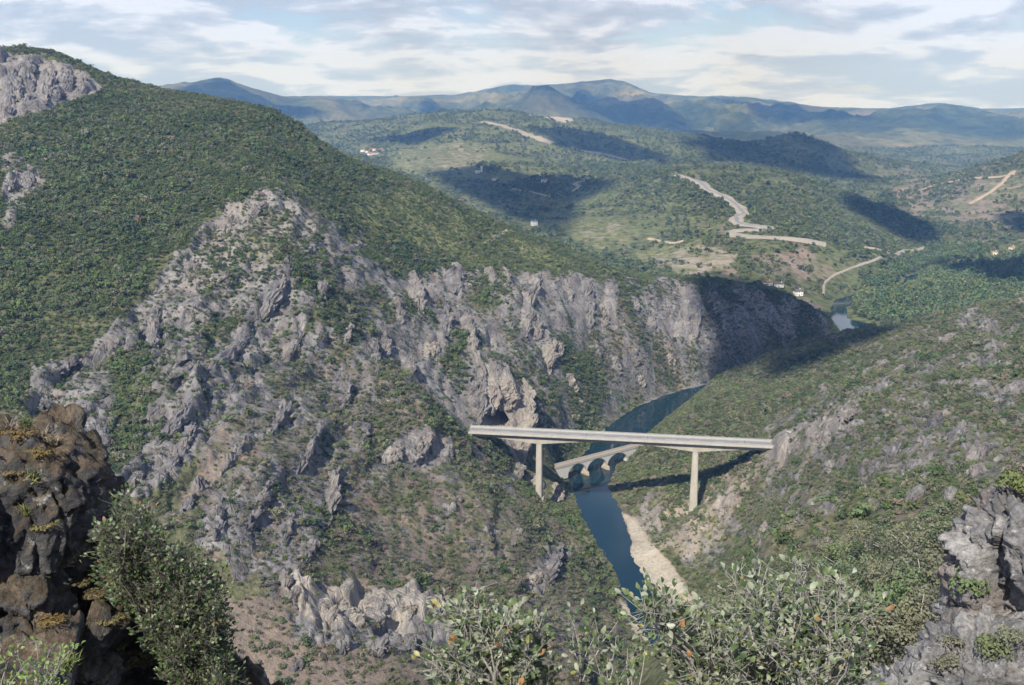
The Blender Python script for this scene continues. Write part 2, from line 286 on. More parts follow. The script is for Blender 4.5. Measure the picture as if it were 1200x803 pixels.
def relief(X, Y, Z0):
    """finer shape on top of the smooth ground, and what covers it"""
    sh = X.shape; x = X.ravel(); y = Y.ravel(); z = Z0.ravel().copy()
    M = cover_masks(x, y, z)
    brk = fbm(x / (6 + .03 * y), (y + z) / (6 + .03 * y), 4, 91, .6)
    M[0] = np.clip(M[0] + .42 * brk * sstep(0, .25, M[0]) * sstep(1.25, .6, M[0]), 0, 1)
    M[1] = np.clip(M[1] + .40 * fbm(x / (5 + .035 * y), (y - z) / (5 + .035 * y), 4, 92, .6) * sstep(0, .2, M[1]) * sstep(1.15, .7, M[1]), 0, 1)
    gul = fbm((x - .1 * y) / 22, y / 75, 3, 95, .55); band = sstep(380, 470, y) * sstep(1000, 900, y) * sstep(-170, -60, x) * sstep(.02, .2, M[0])   # green gullies between the spires
    M[0] = np.clip(M[0] - band * .75 * np.clip(gul * 1.6, -.25, 1), 0, 1); M[2] = np.clip(M[2] + band * .6 * np.clip(gul * 1.6, -.3, 1), 0, 1)
    M[2] = np.clip(M[2] - .30 * brk * sstep(0, .3, M[0]) - .40 * fbm(x / 38, y / 38, 4, 93) * (M[2] < .97), 0, 1)
    near = sstep(1500, 900, y) * sstep(40, 140, y)
    z += near * (3.2 * fbm(x / 70, y / 70, 3, 1) + 1.0 * fbm(x / 14, y / 14, 3, 2))
    # rock: ridges running up the slope, leaning with the strata
    s = np.nonzero((M[0] > .04) & (y < 1100))[0]
    xs, ys, zs, r = x[s], y[s], z[s], M[0][s]
    lean = np.where(xs > np.interp(ys, [300, 450, 600, 740, 960], [80, 70, 70, 150, 360]), .5, .1)
    a = xs - lean * ys + 9 * noise2(xs / 45, ys / 45, 33) + 3 * noise2(xs / 13, ys / 13, 34); b = ys
    def slab(q, drop):          # rises gently to the right, then breaks off
        f = q - np.floor(q); i = np.floor(q); k = .45 + .55 * noise2(i * 3.7, ys / 40, 36); return k * np.where(f < 1 - drop, f / (1 - drop), (1 - f) / drop)
    rg = fbm(a / 15, b / 55, 4, 21, .55, ridged=True); rg2 = fbm(a / 5, b / 14, 3, 41, .6, ridged=True)
    w1, e1 = worley2(a / 15, b / 34, 101); w2, e2 = worley2(a / 5.2 + .4 * w1, b / 11, 103); w3, e3 = worley2(a / 2.3, b / 4.2, 107)
    add = np.zeros(x.size); add[s] = r * (4.5 * (slab(a / 26, .14) - .25) + 4.2 * w1 + 1.9 * w2 + .75 * w3 - 1.3 * sstep(.12, 0, e1) - .5 * sstep(.14, 0, e2) + 1.6 * (rg - .38) + .8 * (rg2 - .3) + .5 * noise2(xs / 2.2, ys / 2.2, 6))
    add = add.reshape(sh)               # no step steeper than the sheet can carry
    add[1:-1] = (add[:-2] + 3 * add[1:-1] + add[2:]) / 5; add[:, 1:-1] = (add[:, :-2] + 4 * add[:, 1:-1] + add[:, 2:]) / 6
    z += add.ravel()
    # horizontal ledges break the faces
    st = 9.0; q = (z[s] + 2.5 * noise2(xs / 25, ys / 25, 51)) / st; fr = q - np.floor(q)
    z[s] += r * .4 * st * (sstep(.25, .75, fr) - fr)
    far = sstep(1000, 1600, y)
    z += far * (.006 * y * fbm(x / (.09 * 2000), y / (.09 * 2000), 5, 61) )
    mt = sstep(4200, 6500, y)
    k = np.nonzero(mt > 0)[0]; xm, ym = x[k], y[k]; sl = (Z0 - CAMZ) / Y; cr = np.where(Y > 4600, sl, -9).max(0); below = np.clip((np.broadcast_to(cr, sl.shape) - sl) * Y / 130, .08, 1).ravel()[k]
    wxm = xm + 400 * noise2(xm / 1500, ym / 1500, 70)
    z[k] += mt[k] * below * (240 * fbm(wxm / 1300, ym / 2200, 6, 71, .55, ridged=True) - 85 + 60 * fbm(wxm / 420, ym / 700, 4, 75, .55, ridged=True))
    z[k] = np.minimum(z[k], CAMZ + np.broadcast_to(cr, sl.shape).ravel()[k] * ym + 30 * fbm(xm / 450, ym / 450, 5, 79, .6) - 4)   # nothing rises over the skyline drawn by the photograph
    return z.reshape(sh), [m.reshape(sh) for m in M]
Z0 = base_h(Xg, Yg)
SD = np.full(Xg.shape, 999.0); wsel = (Yg > 150) & (Yg < 1700) & (Ug > -.1); SD[wsel] = poly_sd(Xg[wsel], Yg[wsel], WATER)
Zg, MASK = relief(Xg, Yg, Z0)
def bank(Z, sd):
    sd = sd + np.where(np.abs(sd) < 40, 1.3 * noise2(Xg / 7, Yg / 7, 201) + .7 * noise2(Xg / 2.5, Yg / 2.5, 202), 0)
    out = np.maximum(Z, .05 + np.clip(sd, 0, 80) * .035)
    soft = .02 + .06 * np.clip(sd, 0, None); w = sstep(0, 14, sd); out = out * w + np.minimum(out, soft) * (1 - w)
    return np.where(sd < 0, -np.clip(.02 - sd * .12, .02, 2.0), out)
# spots whose height is certain (pier feet, bridge ends): (px, py, y, radius)
for _a, _b, _y, _r in [(631,584,497,16),(652,553,556,9),(806,606,478,12)]:
    _p = at_y(_a, _b, _y); _d2 = (Xg - _p[0]) ** 2 + (Yg - _p[1]) ** 2; _k = np.unravel_index(np.argmin(_d2), _d2.shape); Zg = Zg + (_p[2] - Zg[_k]) * np.exp(-_d2 / _r ** 2)
Zg = np.where(SD < 900, bank(Zg, SD), Zg)
# hollows in the rock faces: (px, py, half width px, half height px, depth m)
CAVES = [(213,437,7,9,17),(203,453,9,6,14),(161,419,10,6,12),(583,497,15,13,22),(535,312,6,12,5),(681,357,5,9,4),(340,300,5,14,5),(312,365,4,22,5)]
Yco = Yg.copy(); _px, _py = to_px(Xg, Yg, Zg)
for _a, _b, _rx, _ry, _d in CAVES:
    e = np.sqrt(((_px - _a - 2 * noise2(Xg / 3, Zg / 3, 4)) / _rx) ** 2 + ((_py - _b) / _ry) ** 2); s_ = (Yg < 700) & (e < 1.3)
    Yco[s_] += _d * sstep(1.05, .75, e[s_])
def ground_z(x, y):             # height of the finished sheet at a place
    u = np.clip(x / y, us[0], us[-1] - 1e-6); v = np.clip(np.log(y), vs[0], vs[-1] - 1e-6)
    j = (u - us[0]) / (us[1] - us[0]); i = np.interp(v, vs, np.arange(NR)); i0 = np.floor(i).astype(int); j0 = np.floor(j).astype(int)
    i0 = np.minimum(i0, NR - 2); j0 = np.minimum(j0, NU - 2); a = i - i0; b = j - j0
    return (Zg[i0, j0] * (1 - a) * (1 - b) + Zg[i0 + 1, j0] * a * (1 - b) + Zg[i0, j0 + 1] * (1 - a) * b + Zg[i0 + 1, j0 + 1] * a * b)
def hit(px, py, y0=20.0, y1=13500.0):      # first place where a photo pixel's ray meets the ground
    a, b, c = ray(px, py); ys = np.exp(np.linspace(math.log(y0), math.log(y1), 4000)); xs = a / b * ys; zs = CAMZ + c / b * ys
    g = ground_z(xs, ys); k = np.nonzero(g > zs)[0]
    if not len(k): return None
    k = max(k[0], 1); d0 = zs[k - 1] - g[k - 1]; d1 = g[k] - zs[k]; t = d0 / max(d0 + d1, 1e-9)
    y = ys[k - 1] + t * (ys[k] - ys[k - 1]); return Vector((a / b * y, y, CAMZ + c / b * y))

# ---------------------------------------------------------------- materials
MATS = {}
def mat(name):
    m = bpy.data.materials.new(name); m.use_nodes = True; nt = m.node_tree
    b = nt.nodes['Principled BSDF']; b.inputs['Specular IOR Level'].default_value = .2; b.inputs['Roughness'].default_value = .9
    MATS[name] = m; return m, nt, b
def tex(nt, scale, detail=4, rough=.55, vec=None, dist=0.0):
    n = nn(nt, 'ShaderNodeTexNoise'); n.inputs['Scale'].default_value = scale; n.inputs['Detail'].default_value = detail
    n.inputs['Roughness'].default_value = rough; n.inputs['Distortion'].default_value = dist
    if vec is not None: nt.links.new(vec, n.inputs['Vector'])
    return n.outputs[0]
def cramp(nt, src, stops):
    r = nn(nt, 'ShaderNodeValToRGB'); nt.links.new(src, r.inputs[0]); el = r.color_ramp.elements
    while len(el) < len(stops): el.new(.5)
    for e, (p, c) in zip(el, stops): e.position = p; e.color = (c, c, c, 1) if not isinstance(c, tuple) else (*c, 1)
    return r.outputs[0]
def mixc(nt, f, a, b, mode='MIX'):
    m = nn(nt, 'ShaderNodeMix', data_type='RGBA', blend_type=mode)
    for i, s in ((0, f), (6, a), (7, b)):
        if isinstance(s, (int, float)): m.inputs[i].default_value = s
        elif isinstance(s, tuple): m.inputs[i].default_value = (*s, 1)
        else: nt.links.new(s, m.inputs[i])
    return m.outputs[2]
def mth(nt, op, a, b=None, clamp=False):
    m = nn(nt, 'ShaderNodeMath', operation=op, use_clamp=clamp)
    for i, s in ((0, a), (1, b)):
        if s is None: continue
        if isinstance(s, (int, float)): m.inputs[i].default_value = s
        else: nt.links.new(s, m.inputs[i])
    return m.outputs[0]
def pos(nt, scale=(1, 1, 1), rot=(0, 0, 0), coord='Position'):
    g = nn(nt, 'ShaderNodeNewGeometry') if coord == 'Position' else nn(nt, 'ShaderNodeTexCoord')
    mp = nn(nt, 'ShaderNodeMapping'); mp.inputs['Scale'].default_value = scale; mp.inputs['Rotation'].default_value = rot
    nt.links.new(g.outputs[coord], mp.inputs[0]); return mp.outputs[0]
def bump(nt, b, h, strength, dist):
    n = nn(nt, 'ShaderNodeBump'); n.inputs['Strength'].default_value = strength; n.inputs['Distance'].default_value = dist
    nt.links.new(h, n.inputs['Height']); nt.links.new(n.outputs[0], b.inputs['Normal'])

def rock_color(nt, k=1.0, pale=None):
    """grey limestone with streaks, pale scars and rusty stains; k scales the pattern"""
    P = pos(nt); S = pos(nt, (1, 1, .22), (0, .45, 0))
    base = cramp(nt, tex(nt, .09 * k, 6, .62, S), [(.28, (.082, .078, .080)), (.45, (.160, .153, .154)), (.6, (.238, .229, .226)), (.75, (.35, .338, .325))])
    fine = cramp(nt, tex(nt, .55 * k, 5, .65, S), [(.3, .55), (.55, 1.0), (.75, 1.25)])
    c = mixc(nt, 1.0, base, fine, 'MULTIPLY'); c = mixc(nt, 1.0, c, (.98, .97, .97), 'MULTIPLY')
    buff = cramp(nt, tex(nt, .05 * k, 5, .6, P), [(.54, 0.0), (.72, .65)])
    c = mixc(nt, buff, c, (.245, .20, .165))
    rust = cramp(nt, tex(nt, .11 * k, 4, .6, pos(nt, (1, 1, .4), (0, 0, 1.0))), [(.64, 0.0), (.78, .5)])
    c = mixc(nt, rust, c, (.23, .125, .075))
    if pale is not None:
        c = mixc(nt, mth(nt, 'MULTIPLY', pale, .8), c, mixc(nt, 1.0, (.44, .385, .315), fine, 'MULTIPLY'))
    return c

def terrain_material(name, k, green):
    m, nt, b = mat(name); L = nt.links.new
    at = nn(nt, 'ShaderNodeAttribute', attribute_name='cover'); sp = nn(nt, 'ShaderNodeSeparateColor'); L(at.outputs['Color'], sp.inputs[0])
    rock, soil, veg, pale = sp.outputs[0], sp.outputs[1], sp.outputs[2], at.outputs['Alpha']
    P = pos(nt)
    # grass and low scrub between the shrubs
    g1 = cramp(nt, tex(nt, .045 * k, 5, .6, P), [(.3, (.068, .076, .036)), (.5, (.104, .110, .054)), (.7, (.158, .150, .086))])
    if green: g1 = cramp(nt, tex(nt, .02, 6, .62, P), [(.3, (.070, .082, .036)), (.5, (.100, .118, .050)), (.7, (.150, .155, .075))])
    sp1 = cramp(nt, tex(nt, .38 * k, 3, .6, P), [(.36, .5), (.52, 1.0), (.66, 1.3)])
    g1 = mixc(nt, 1.0, g1, sp1, 'MULTIPLY')
    dry = mixc(nt, mth(nt, 'MULTIPLY', pale, 1.2, True), g1, mixc(nt, 1.0, (.175, .185, .075), sp1, 'MULTIPLY'))
    s1 = cramp(nt, tex(nt, .06 * k, 6, .6, P), [(.28, (.13, .108, .092)), (.5, (.205, .165, .135)), (.72, (.28, .22, .172))])
    s1 = mixc(nt, cramp(nt, tex(nt, .035 * k, 4, .6, P), [(.58, 0.0), (.74, .5)]), s1, (.27, .17, .115))
    s1 = mixc(nt, pale, s1, cramp(nt, tex(nt, .12 * k, 5, .6, P), [(.3, (.36, .315, .25)), (.7, (.50, .45, .375))]))
    s1 = mixc(nt, 1.0, s1, cramp(nt, tex(nt, .7 * k, 4, .6, P), [(.3, .72), (.6, 1.08)]), 'MULTIPLY')
    nz = tex(nt, .16 * k, 5, .68, P); nz2 = tex(nt, .21 * k, 5, .7, pos(nt, (1, 1, .5), (.3, .5, .2)))
    fs = mth(nt, 'MULTIPLY', mth(nt, 'ADD', mth(nt, 'SUBTRACT', nz, .5), mth(nt, 'SUBTRACT', mth(nt, 'MULTIPLY', soil, .62), .27)), 7.0)
    fs = mth(nt, 'ADD', fs, .5, True)
    c = mixc(nt, fs, dry, s1)
    fr = mth(nt, 'MULTIPLY', mth(nt, 'ADD', mth(nt, 'SUBTRACT', nz2, .5), mth(nt, 'SUBTRACT', mth(nt, 'MULTIPLY', rock, .75), .36)), 9.0)
    fr = mth(nt, 'ADD', fr, .5, True)
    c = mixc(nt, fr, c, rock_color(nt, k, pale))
    L(c, b.inputs['Base Color']); b.inputs['Roughness'].default_value = .95
    h = mth(nt, 'ADD', tex(nt, .5 * k, 6, .65, P), mth(nt, 'MULTIPLY', tex(nt, 1.6 * k, 3, .6, P), .35))
    if not green:
        vo = nn(nt, 'ShaderNodeTexVoronoi', feature='DISTANCE_TO_EDGE'); vo.inputs['Scale'].default_value = .32; L(pos(nt, (1, .8, .45), (.2, .5, .3)), vo.inputs['Vector'])
        h = mth(nt, 'ADD', h, mth(nt, 'MULTIPLY', mth(nt, 'MULTIPLY', cramp(nt, vo.outputs[0], [(0.0, 0.0), (.09, 1.0)]), fr), .28))   # joints in the bare rock
    bump(nt, b, h, .8, 1.3 / k)
    return m
terrain_near = terrain_material('hillside ground', 1.0, 0)
terrain_valley = terrain_material('valley ground', .3, 1)
def mountain_material():
    m, nt, b = mat('mountain ground'); P = pos(nt); L = nt.links.new
    at = nn(nt, 'ShaderNodeAttribute', attribute_name='cover'); sp = nn(nt, 'ShaderNodeSeparateColor'); L(at.outputs['Color'], sp.inputs[0])
    c = cramp(nt, tex(nt, .0016, 6, .62, P), [(.34, (.024, .038, .022)), (.46, (.050, .068, .034)), (.56, (.13, .138, .064)), (.7, (.24, .21, .12))])
    c = mixc(nt, 1.0, c, cramp(nt, tex(nt, .012, 5, .65, P), [(.3, .45), (.5, 1.0), (.7, 1.5)]), 'MULTIPLY')
    c = mixc(nt, cramp(nt, tex(nt, .0009, 5, .6, pos(nt, (1, 1, 1), (0, 0, .7))), [(.52, 0.0), (.66, .7)]), c, (.155, .125, .08))
    L(c, b.inputs['Base Color']); bump(nt, b, tex(nt, .006, 7, .68, P), 1.0, 70); return m
terrain_far = mountain_material()

def grid_object(name, sel, material, smooth=True):
    """the faces of the sheet picked by sel (one flag per face) as one object"""
    fi, fj = np.nonzero(sel); idx = np.arange(NR * NU).reshape(NR, NU)
    q = np.stack([idx[fi, fj], idx[fi, fj + 1], idx[fi + 1, fj + 1], idx[fi + 1, fj]], 1)
    used, inv = np.unique(q, return_inverse=True); q = inv.reshape(-1, 4)
    co = np.stack([Xg.ravel()[used], Yco.ravel()[used], Zg.ravel()[used]], 1).astype(np.float32)
    return raw_mesh(name, co, q, material, smooth, np.stack([m.ravel()[used] for m in MASK], 1))
def raw_mesh(name, co, quads, material, smooth=False, cover=None):
    co = np.asarray(co, np.float32); quads = np.asarray(quads, np.int32); k = quads.shape[1]
    me = bpy.data.meshes.new(name); me.vertices.add(len(co)); me.vertices.foreach_set('co', co.ravel())
    me.loops.add(quads.size); me.loops.foreach_set('vertex_index', quads.ravel())
    me.polygons.add(len(quads)); me.polygons.foreach_set('loop_start', np.arange(0, quads.size, k, dtype=np.int32))
    me.polygons.foreach_set('use_smooth', np.full(len(quads), smooth, bool))
    if cover is not None:
        a = me.attributes.new('cover', 'FLOAT_COLOR', 'POINT'); a.data.foreach_set('color', np.clip(cover, 0, 1).astype(np.float32).ravel())
    me.update(calc_edges=True); me.validate()
    if material: me.materials.append(material)
    o = bpy.data.objects.new(name, me); COL.objects.link(o); return o
def tag(o, label=None, cat=None, group=None, kind=None):
    for k, v in (('label', label), ('category', cat), ('group', group), ('kind', kind)):
        if v: o[k] = v
    return o
fX = (Xg[:-1, :-1] + Xg[1:, 1:]) / 2; fY = (Yg[:-1, :-1] + Yg[1:, 1:]) / 2
# river centre line, to tell the left bank from the right
CL = np.array([(40, 15), (60, 200), (75, 330), (72, 380), (66, 430), (63, 480), (52, 540), (75, 610), (110, 690), (150, 735), (240, 805), (310, 872), (355, 960)])
cx = np.interp(fY, CL[:, 1], CL[:, 0])
left = (fX < cx) & (fY < 965); right = (fX >= cx) & (fY < 790) & ~((fY > 735) & (fX < 240))
crest_drop = np.interp(fX / fY, [.15, .3, .86], [735, 775, 790]); right &= fY < crest_drop
mtn = fY > 4300; valley = ~(left | right | mtn)
G_LEFT = tag(grid_object('left_hillside', left, terrain_near), 'steep scrub-covered limestone hillside left of the river', kind='structure')
G_RIGHT = tag(grid_object('right_hillside', right, terrain_near), 'shrubby rocky hillside right of the river', kind='structure')
G_VALLEY = tag(grid_object('valley', valley, terrain_valley), 'green patchwork valley and low hills beyond the gorge', kind='structure')
G_MTN = tag(grid_object('mountains', mtn, terrain_far), 'hazy blue mountain range on the horizon', kind='structure')

def water():
    m, nt, b = mat('river water'); b.inputs['Base Color'].default_value = (.008, .026, .036, 1); b.inputs['Roughness'].default_value = .04
    b.inputs['Specular IOR Level'].default_value = .5; b.inputs['IOR'].default_value = 1.33
    bump(nt, b, tex(nt, .5, 3, .5, pos(nt, (1, 1, 1))), .05, .25)
    P = WATER.copy(); c = P  # widen under the banks
    bm = bmesh.new(); n = len(LB); m2 = len(RB); LBa, RBa = np.array(LB), np.array(RB)
    tl = np.linspace(0, 1, 90)
    def res(A):
        s = np.concatenate([[0], np.cumsum(np.hypot(*np.diff(A, axis=0).T))]); s /= s[-1]; return np.stack([np.interp(tl, s, A[:, 0]), np.interp(tl, s, A[:, 1])], 1)
    A, B = res(LBa), res(RBa); d = A - B; d /= np.linalg.norm(d, axis=1)[:, None]; A = A + d * 6; B = B - d * 6
    rows = [[bm.verts.new((*(a + (b_ - a) * t), 0)) for t in (0, .33, .67, 1)] for a, b_ in zip(A, B)]
    for r0, r1 in zip(rows, rows[1:]):
        for k in range(3): bm.faces.new((r0[k], r0[k + 1], r1[k + 1], r1[k]))
    bmesh.ops.recalc_face_normals(bm, faces=bm.faces)
    me = bpy.data.meshes.new('river'); bm.to_mesh(me); bm.free(); me.materials.append(m)
    if me.polygons[0].normal.z < 0: me.flip_normals()
    o = bpy.data.objects.new('river', me); COL.objects.link(o); tag(o, 'dark green river winding through the gorge under both bridges', kind='structure')
water()
# ---------------------------------------------------------------- rock ribs, blades and slabs standing out of the hillsides
def noise3(p, seed=0):
    p = np.asarray(p, np.float32); i = np.floor(p).astype(np.int64); f = p - i; u = f * f * f * (f * (f * 6 - 15) + 10); out = 0
    for a in (0, 1):
        for b in (0, 1):
            for c in (0, 1):
                h = _hash(i[:, 0] + a, i[:, 1] + b, i[:, 2] + c, seed)
                g = ((h & np.uint32(15)).astype(np.int32)); gx = np.where(g & 1, 1, -1) * (g < 8) + np.where(g & 1, 1, -1) * (g >= 12)
                gy = np.where(g & 2, 1, -1) * ((g < 4) | (g >= 8)); gz = np.where(g & 4, 1, -1) * (g >= 4)
                d = gx * (f[:, 0] - a) + gy * (f[:, 1] - b) + gz * (f[:, 2] - c)
                w = (u[:, 0] if a else 1 - u[:, 0]) * (u[:, 1] if b else 1 - u[:, 1]) * (u[:, 2] if c else 1 - u[:, 2]); out = out + w * d
    return out
def fbm3(p, octv=4, seed=0, rough=.5, ridged=False):
    s = 0; a = 1.0; t = 0; p = np.asarray(p, np.float32)
    for o in range(octv):
        n = noise3(p, seed + o * 13); s = s + a * ((1 - 2 * np.abs(n)) if ridged else n); t += a; a *= rough; p = p * 2.03 + 5.7
    return s / t
def worley3(p, seed):
    p = np.asarray(p, np.float64); ib = np.floor(p).astype(np.int64); best = np.full(len(p), 9e9); sec = best.copy(); out = np.zeros(len(p))
    for a in (-1, 0, 1):
        for b in (-1, 0, 1):
            for c in (-1, 0, 1):
                i = ib + (a, b, c); h = lambda k: (_hash(i[:, 0], i[:, 1], i[:, 2] + 977 * k, seed) & np.uint32(65535)).astype(np.float64) / 65535
                o = p - (i + np.stack([h(1), h(2), h(3)], 1)); d = (o * o).sum(1); m = d < best; sec = np.where(m, best, np.minimum(sec, d)); best = np.where(m, d, best)
                out = np.where(m, (h(4) * 2 - 1) * .6 + o[:, 0] * (h(5) - .5) * 1.5 + o[:, 1] * (h(6) - .5) * 1.5 + o[:, 2] * (h(7) - .5) * 1.5, out)
    return out, np.sqrt(sec) - np.sqrt(best)
def crag_material(name, pale, k=1.6):
    m, nt, b = mat(name); v = nn(nt, 'ShaderNodeValue'); v.outputs[0].default_value = pale
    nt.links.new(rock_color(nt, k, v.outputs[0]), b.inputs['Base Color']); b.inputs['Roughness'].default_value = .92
    vo = nn(nt, 'ShaderNodeTexVoronoi', feature='DISTANCE_TO_EDGE'); vo.inputs['Scale'].default_value = .5; nt.links.new(pos(nt, (1, .8, .5), (.2, .5, .3)), vo.inputs['Vector'])
    bump(nt, b, mth(nt, 'ADD', tex(nt, 1.2, 6, .68, pos(nt, (1, 1, .4), (0, .4, 0))), mth(nt, 'MULTIPLY', cramp(nt, vo.outputs[0], [(0.0, 0.0), (.1, 1.0)]), .2)), .9, .9); return m
CRAG = [crag_material('grey limestone', 0.0), crag_material('pale limestone', .2), crag_material('buff limestone', .5)]
def gnormal(x, y):
    e = max(1.5, .006 * y); zx = (ground_z(np.array(x + e), np.array(y)) - ground_z(np.array(x - e), np.array(y))) / (2 * e)
    zy = (ground_z(np.array(x), np.array(y + e)) - ground_z(np.array(x), np.array(y - e))) / (2 * e)
    return Vector((-float(zx), -float(zy), 1)).normalized()
RIBN = [0]
def rib(name, parent, pts, wpx, prot, mi=0, skew=.5):
    """a rib of rock along pixels pts (low end first); wpx half width in px, prot metres proud, steep side to the right"""
    H = [hit(a, b, 150 if b > 120 else 400, 1100) for a, b in pts]
    if any(h is None for h in H): return
    RIBN[0] += 1; sd = RIBN[0] * 7
    for i in range(1, len(H)):
        if abs(H[i].y - H[i - 1].y) > 130: return
    N = [gnormal(h.x, h.y) for h in H]; n, k = 26, 17; P = np.zeros((n, k, 3)); D = np.zeros((n, k, 3)); wpx *= 1.35; prot *= .72
    L = [0]
    for i in range(1, len(H)): L.append(L[-1] + (H[i] - H[i - 1]).length)
    for i in range(n):
        t = i / (n - 1); s = t * L[-1]; j = min(max(np.searchsorted(L, s) - 1, 0), len(H) - 2); f = (s - L[j]) / max(L[j + 1] - L[j], 1e-6)
        c = H[j].lerp(H[j + 1], f); Nn = N[j].lerp(N[j + 1], f); Nn = (Nn + Vector((0, -.25, .25))).normalized(); T = (H[j + 1] - H[j]).normalized()
        S = T.cross(Nn).normalized()
        if S.x < 0: S = -S
        tap = min(1, math.sin(math.pi * min(max(t * .94 + .03, 0), 1)) ** .55)
        jag = 1 + .45 * float(noise2(np.array(s / 5.0), np.array(sd * 1.3), 3)) + .35 * float(noise2(np.array(s / 1.9), np.array(sd * 2.3), 4))
        w = wpx * c.y / F * tap * (1 + .3 * float(noise2(np.array(s / 8.0), np.array(sd * 3.1), 5))) + .2; h = prot * tap * jag
        for q in range(k):
            a = (q / (k - 1) * 2 - 1)
            e = 1 - abs(a) ** 2.2; lat = a + skew * e * .8
            P[i, q] = c + S * (lat * w) + Nn * (h * e ** .8 - 1.2 - .8 * (abs(a) > .95)) ; D[i, q] = Nn * e + S * a * .7
    V = P.reshape(-1, 3); D = D.reshape(-1, 3); sc = max(1.0, prot * .45)
    f1, j1 = worley3(V * np.array([.28, .28, .14]), sd); f2, j2 = worley3(V * np.array([.75, .75, .45]), sd + 1); V = V + D * (1.9 * f1 + 1.1 * f2 - .6 * sstep(.14, 0, j1))[:, None]
    V = V + np.stack([noise3(V / (2.2 * sc), sd + m) for m in range(3)], 1) * (.3 * sc) + np.stack([noise3(V / .9, sd + 4 + m) for m in range(3)], 1) * .25
    idx = np.arange(n * k).reshape(n, k); Q = np.stack([idx[:-1, :-1], idx[:-1, 1:], idx[1:, 1:], idx[1:, :-1]], -1).reshape(-1, 4)
    o = raw_mesh(name, V, Q, CRAG[mi]); o.parent = parent; return o
# left hill: long diagonal ribs of the grey face
for a in [
 ([(178,525),(213,483),(233,445)],7,4,0),([(235,445),(262,420),(300,382)],8,5,0),([(300,384),(318,345),(337,302)],9,7,0),([(177,428),(180,383),(197,353)],6,6,0),
 ([(150,470),(165,440),(175,428)],5,4,0),([(373,365),(377,325)],5,6,0),([(330,428),(353,390)],5,5,0),([(345,300),(370,285)],6,4,1),([(398,300),(420,285)],7,6,0),
 ([(100,560),(120,520),(130,490)],7,5,0),([(75,540),(95,500)],6,4,0),([(45,480),(70,450)],7,4,0),([(150,580),(165,550)],5,4,0),([(195,555),(215,520),(228,490)],6,5,0),
 ([(250,635),(262,600),(268,583)],5,6,0),([(215,600),(240,560)],5,4,0),([(290,620),(305,585),(320,560)],5,4,0),([(255,560),(275,530),(290,510)],5,4,0),
 ([(380,620),(388,575),(391,538)],6,6,1),([(330,640),(340,600)],5,4,0),([(355,660),(368,630)],5,4,0),([(345,560),(365,520),(378,495)],5,4,0),([(310,520),(328,485),(345,460)],5,4,0),
 ([(400,480),(408,440)],5,5,0),([(403,404),(409,380)],4,7,1),([(440,440),(437,395)],6,5,0),([(420,525),(428,495)],5,4,0),
 ([(8,222),(20,198)],5,4,1),([(30,226),(40,205)],4,4,1),([(46,200),(52,185)],4,3,1),([(22,250),(28,235)],4,3,0),
 ([(255,280),(275,250)],7,2.5,1),([(285,262),(310,232)],7,3,1),([(210,330),(235,300)],6,2.5,1),([(120,430),(140,395)],6,3,0),([(60,440),(90,415)],6,3,0),([(250,340),(280,310)],6,3,1),([(215,380),(235,350)],6,3,1)]:
    rib('rock_rib', G_LEFT, *a)
# cliff band: blades and spires
for a in [
 ([(492,372),(486,340),(483,318)],7,8,1),([(520,395),(519,370),(515,350)],9,7,0),([(532,345),(533,308)],9,8,0),([(574,338),(573,314)],6,7,1),([(592,338),(590,315)],6,6,1),
 ([(615,395),(615,350),(630,318)],9,9,1),([(628,400),(626,370)],7,6,0),([(668,358),(655,322)],6,6,1),([(690,385),(686,350),(683,324)],9,8,0),([(708,390),(702,355)],7,6,1),([(720,352),(718,332)],5,5,0),
 ([(745,365),(738,345)],6,5,0),([(765,395),(758,365)],6,5,0),([(812,398),(809,365),(807,336)],10,9,0),([(783,380),(776,355)],5,4,0),
 ([(568,440),(553,412),(545,366)],6,8,1),([(560,470),(548,440)],8,6,0),([(645,440),(640,425),(648,395)],8,6,2),([(678,462),(662,440)],6,5,2),([(655,418),(652,398)],7,6,1),
 ([(590,400),(600,375)],6,5,0),([(500,420),(510,400)],7,5,2),([(470,380),(462,352)],6,5,0),([(452,420),(445,385)],5,5,0),([(482,440),(478,415)],5,5,0),
 ([(725,440),(718,415)],6,5,0),([(745,430),(740,405)],5,4,1),([(790,440),(782,415)],6,4,2),([(700,425),(694,400)],6,5,0),([(835,400),(830,370)],6,5,0),([(860,400),(853,372)],6,5,0),([(885,392),(880,368)],6,4,0),([(915,402),(908,380)],6,4,1),([(755,455),(748,440)],5,3,2),([(683,482),(678,466)],5,4,2),
 ([(690,505),(686,488)],4,3,2),([(835,352),(830,340)],5,4,0),
 ([(475,545),(492,520),(505,507)],10,5,1),([(448,546),(470,520)],7,4,1),([(520,545),(526,520)],6,4,0),
 ([(620,562),(640,572)],5,4,2),([(605,560),(612,540)],5,4,0),([(655,590),(650,565)],6,5,2),
 ([(640,690),(648,655),(655,632)],5,7,0),([(618,692),(630,668)],7,4,2),([(662,660),(668,640)],5,4,0),([(600,640),(610,620)],6,3,0),([(560,640),(575,615)],7,2.5,0),([(520,600),(535,580)],7,2.5,0),
 ([(350,718),(345,690)],8,5,1),([(385,738),(378,705)],12,4.5,1),([(415,735),(408,705)],13,4.5,2),([(445,732),(440,702)],12,4.5,1),([(475,728),(472,700)],12,4,2),([(505,728),(502,700)],9,4,1),([(335,690),(330,668)],6,4,1),
 ([(400,770),(395,745)],8,4,0),([(440,770),(436,748)],7,4,0),([(480,765),(478,745)],6,4,0),([(345,790),(350,765)],6,4,0),([(540,735),(545,710)],6,3,0)]:
    rib('rock_spire', G_LEFT, *a)
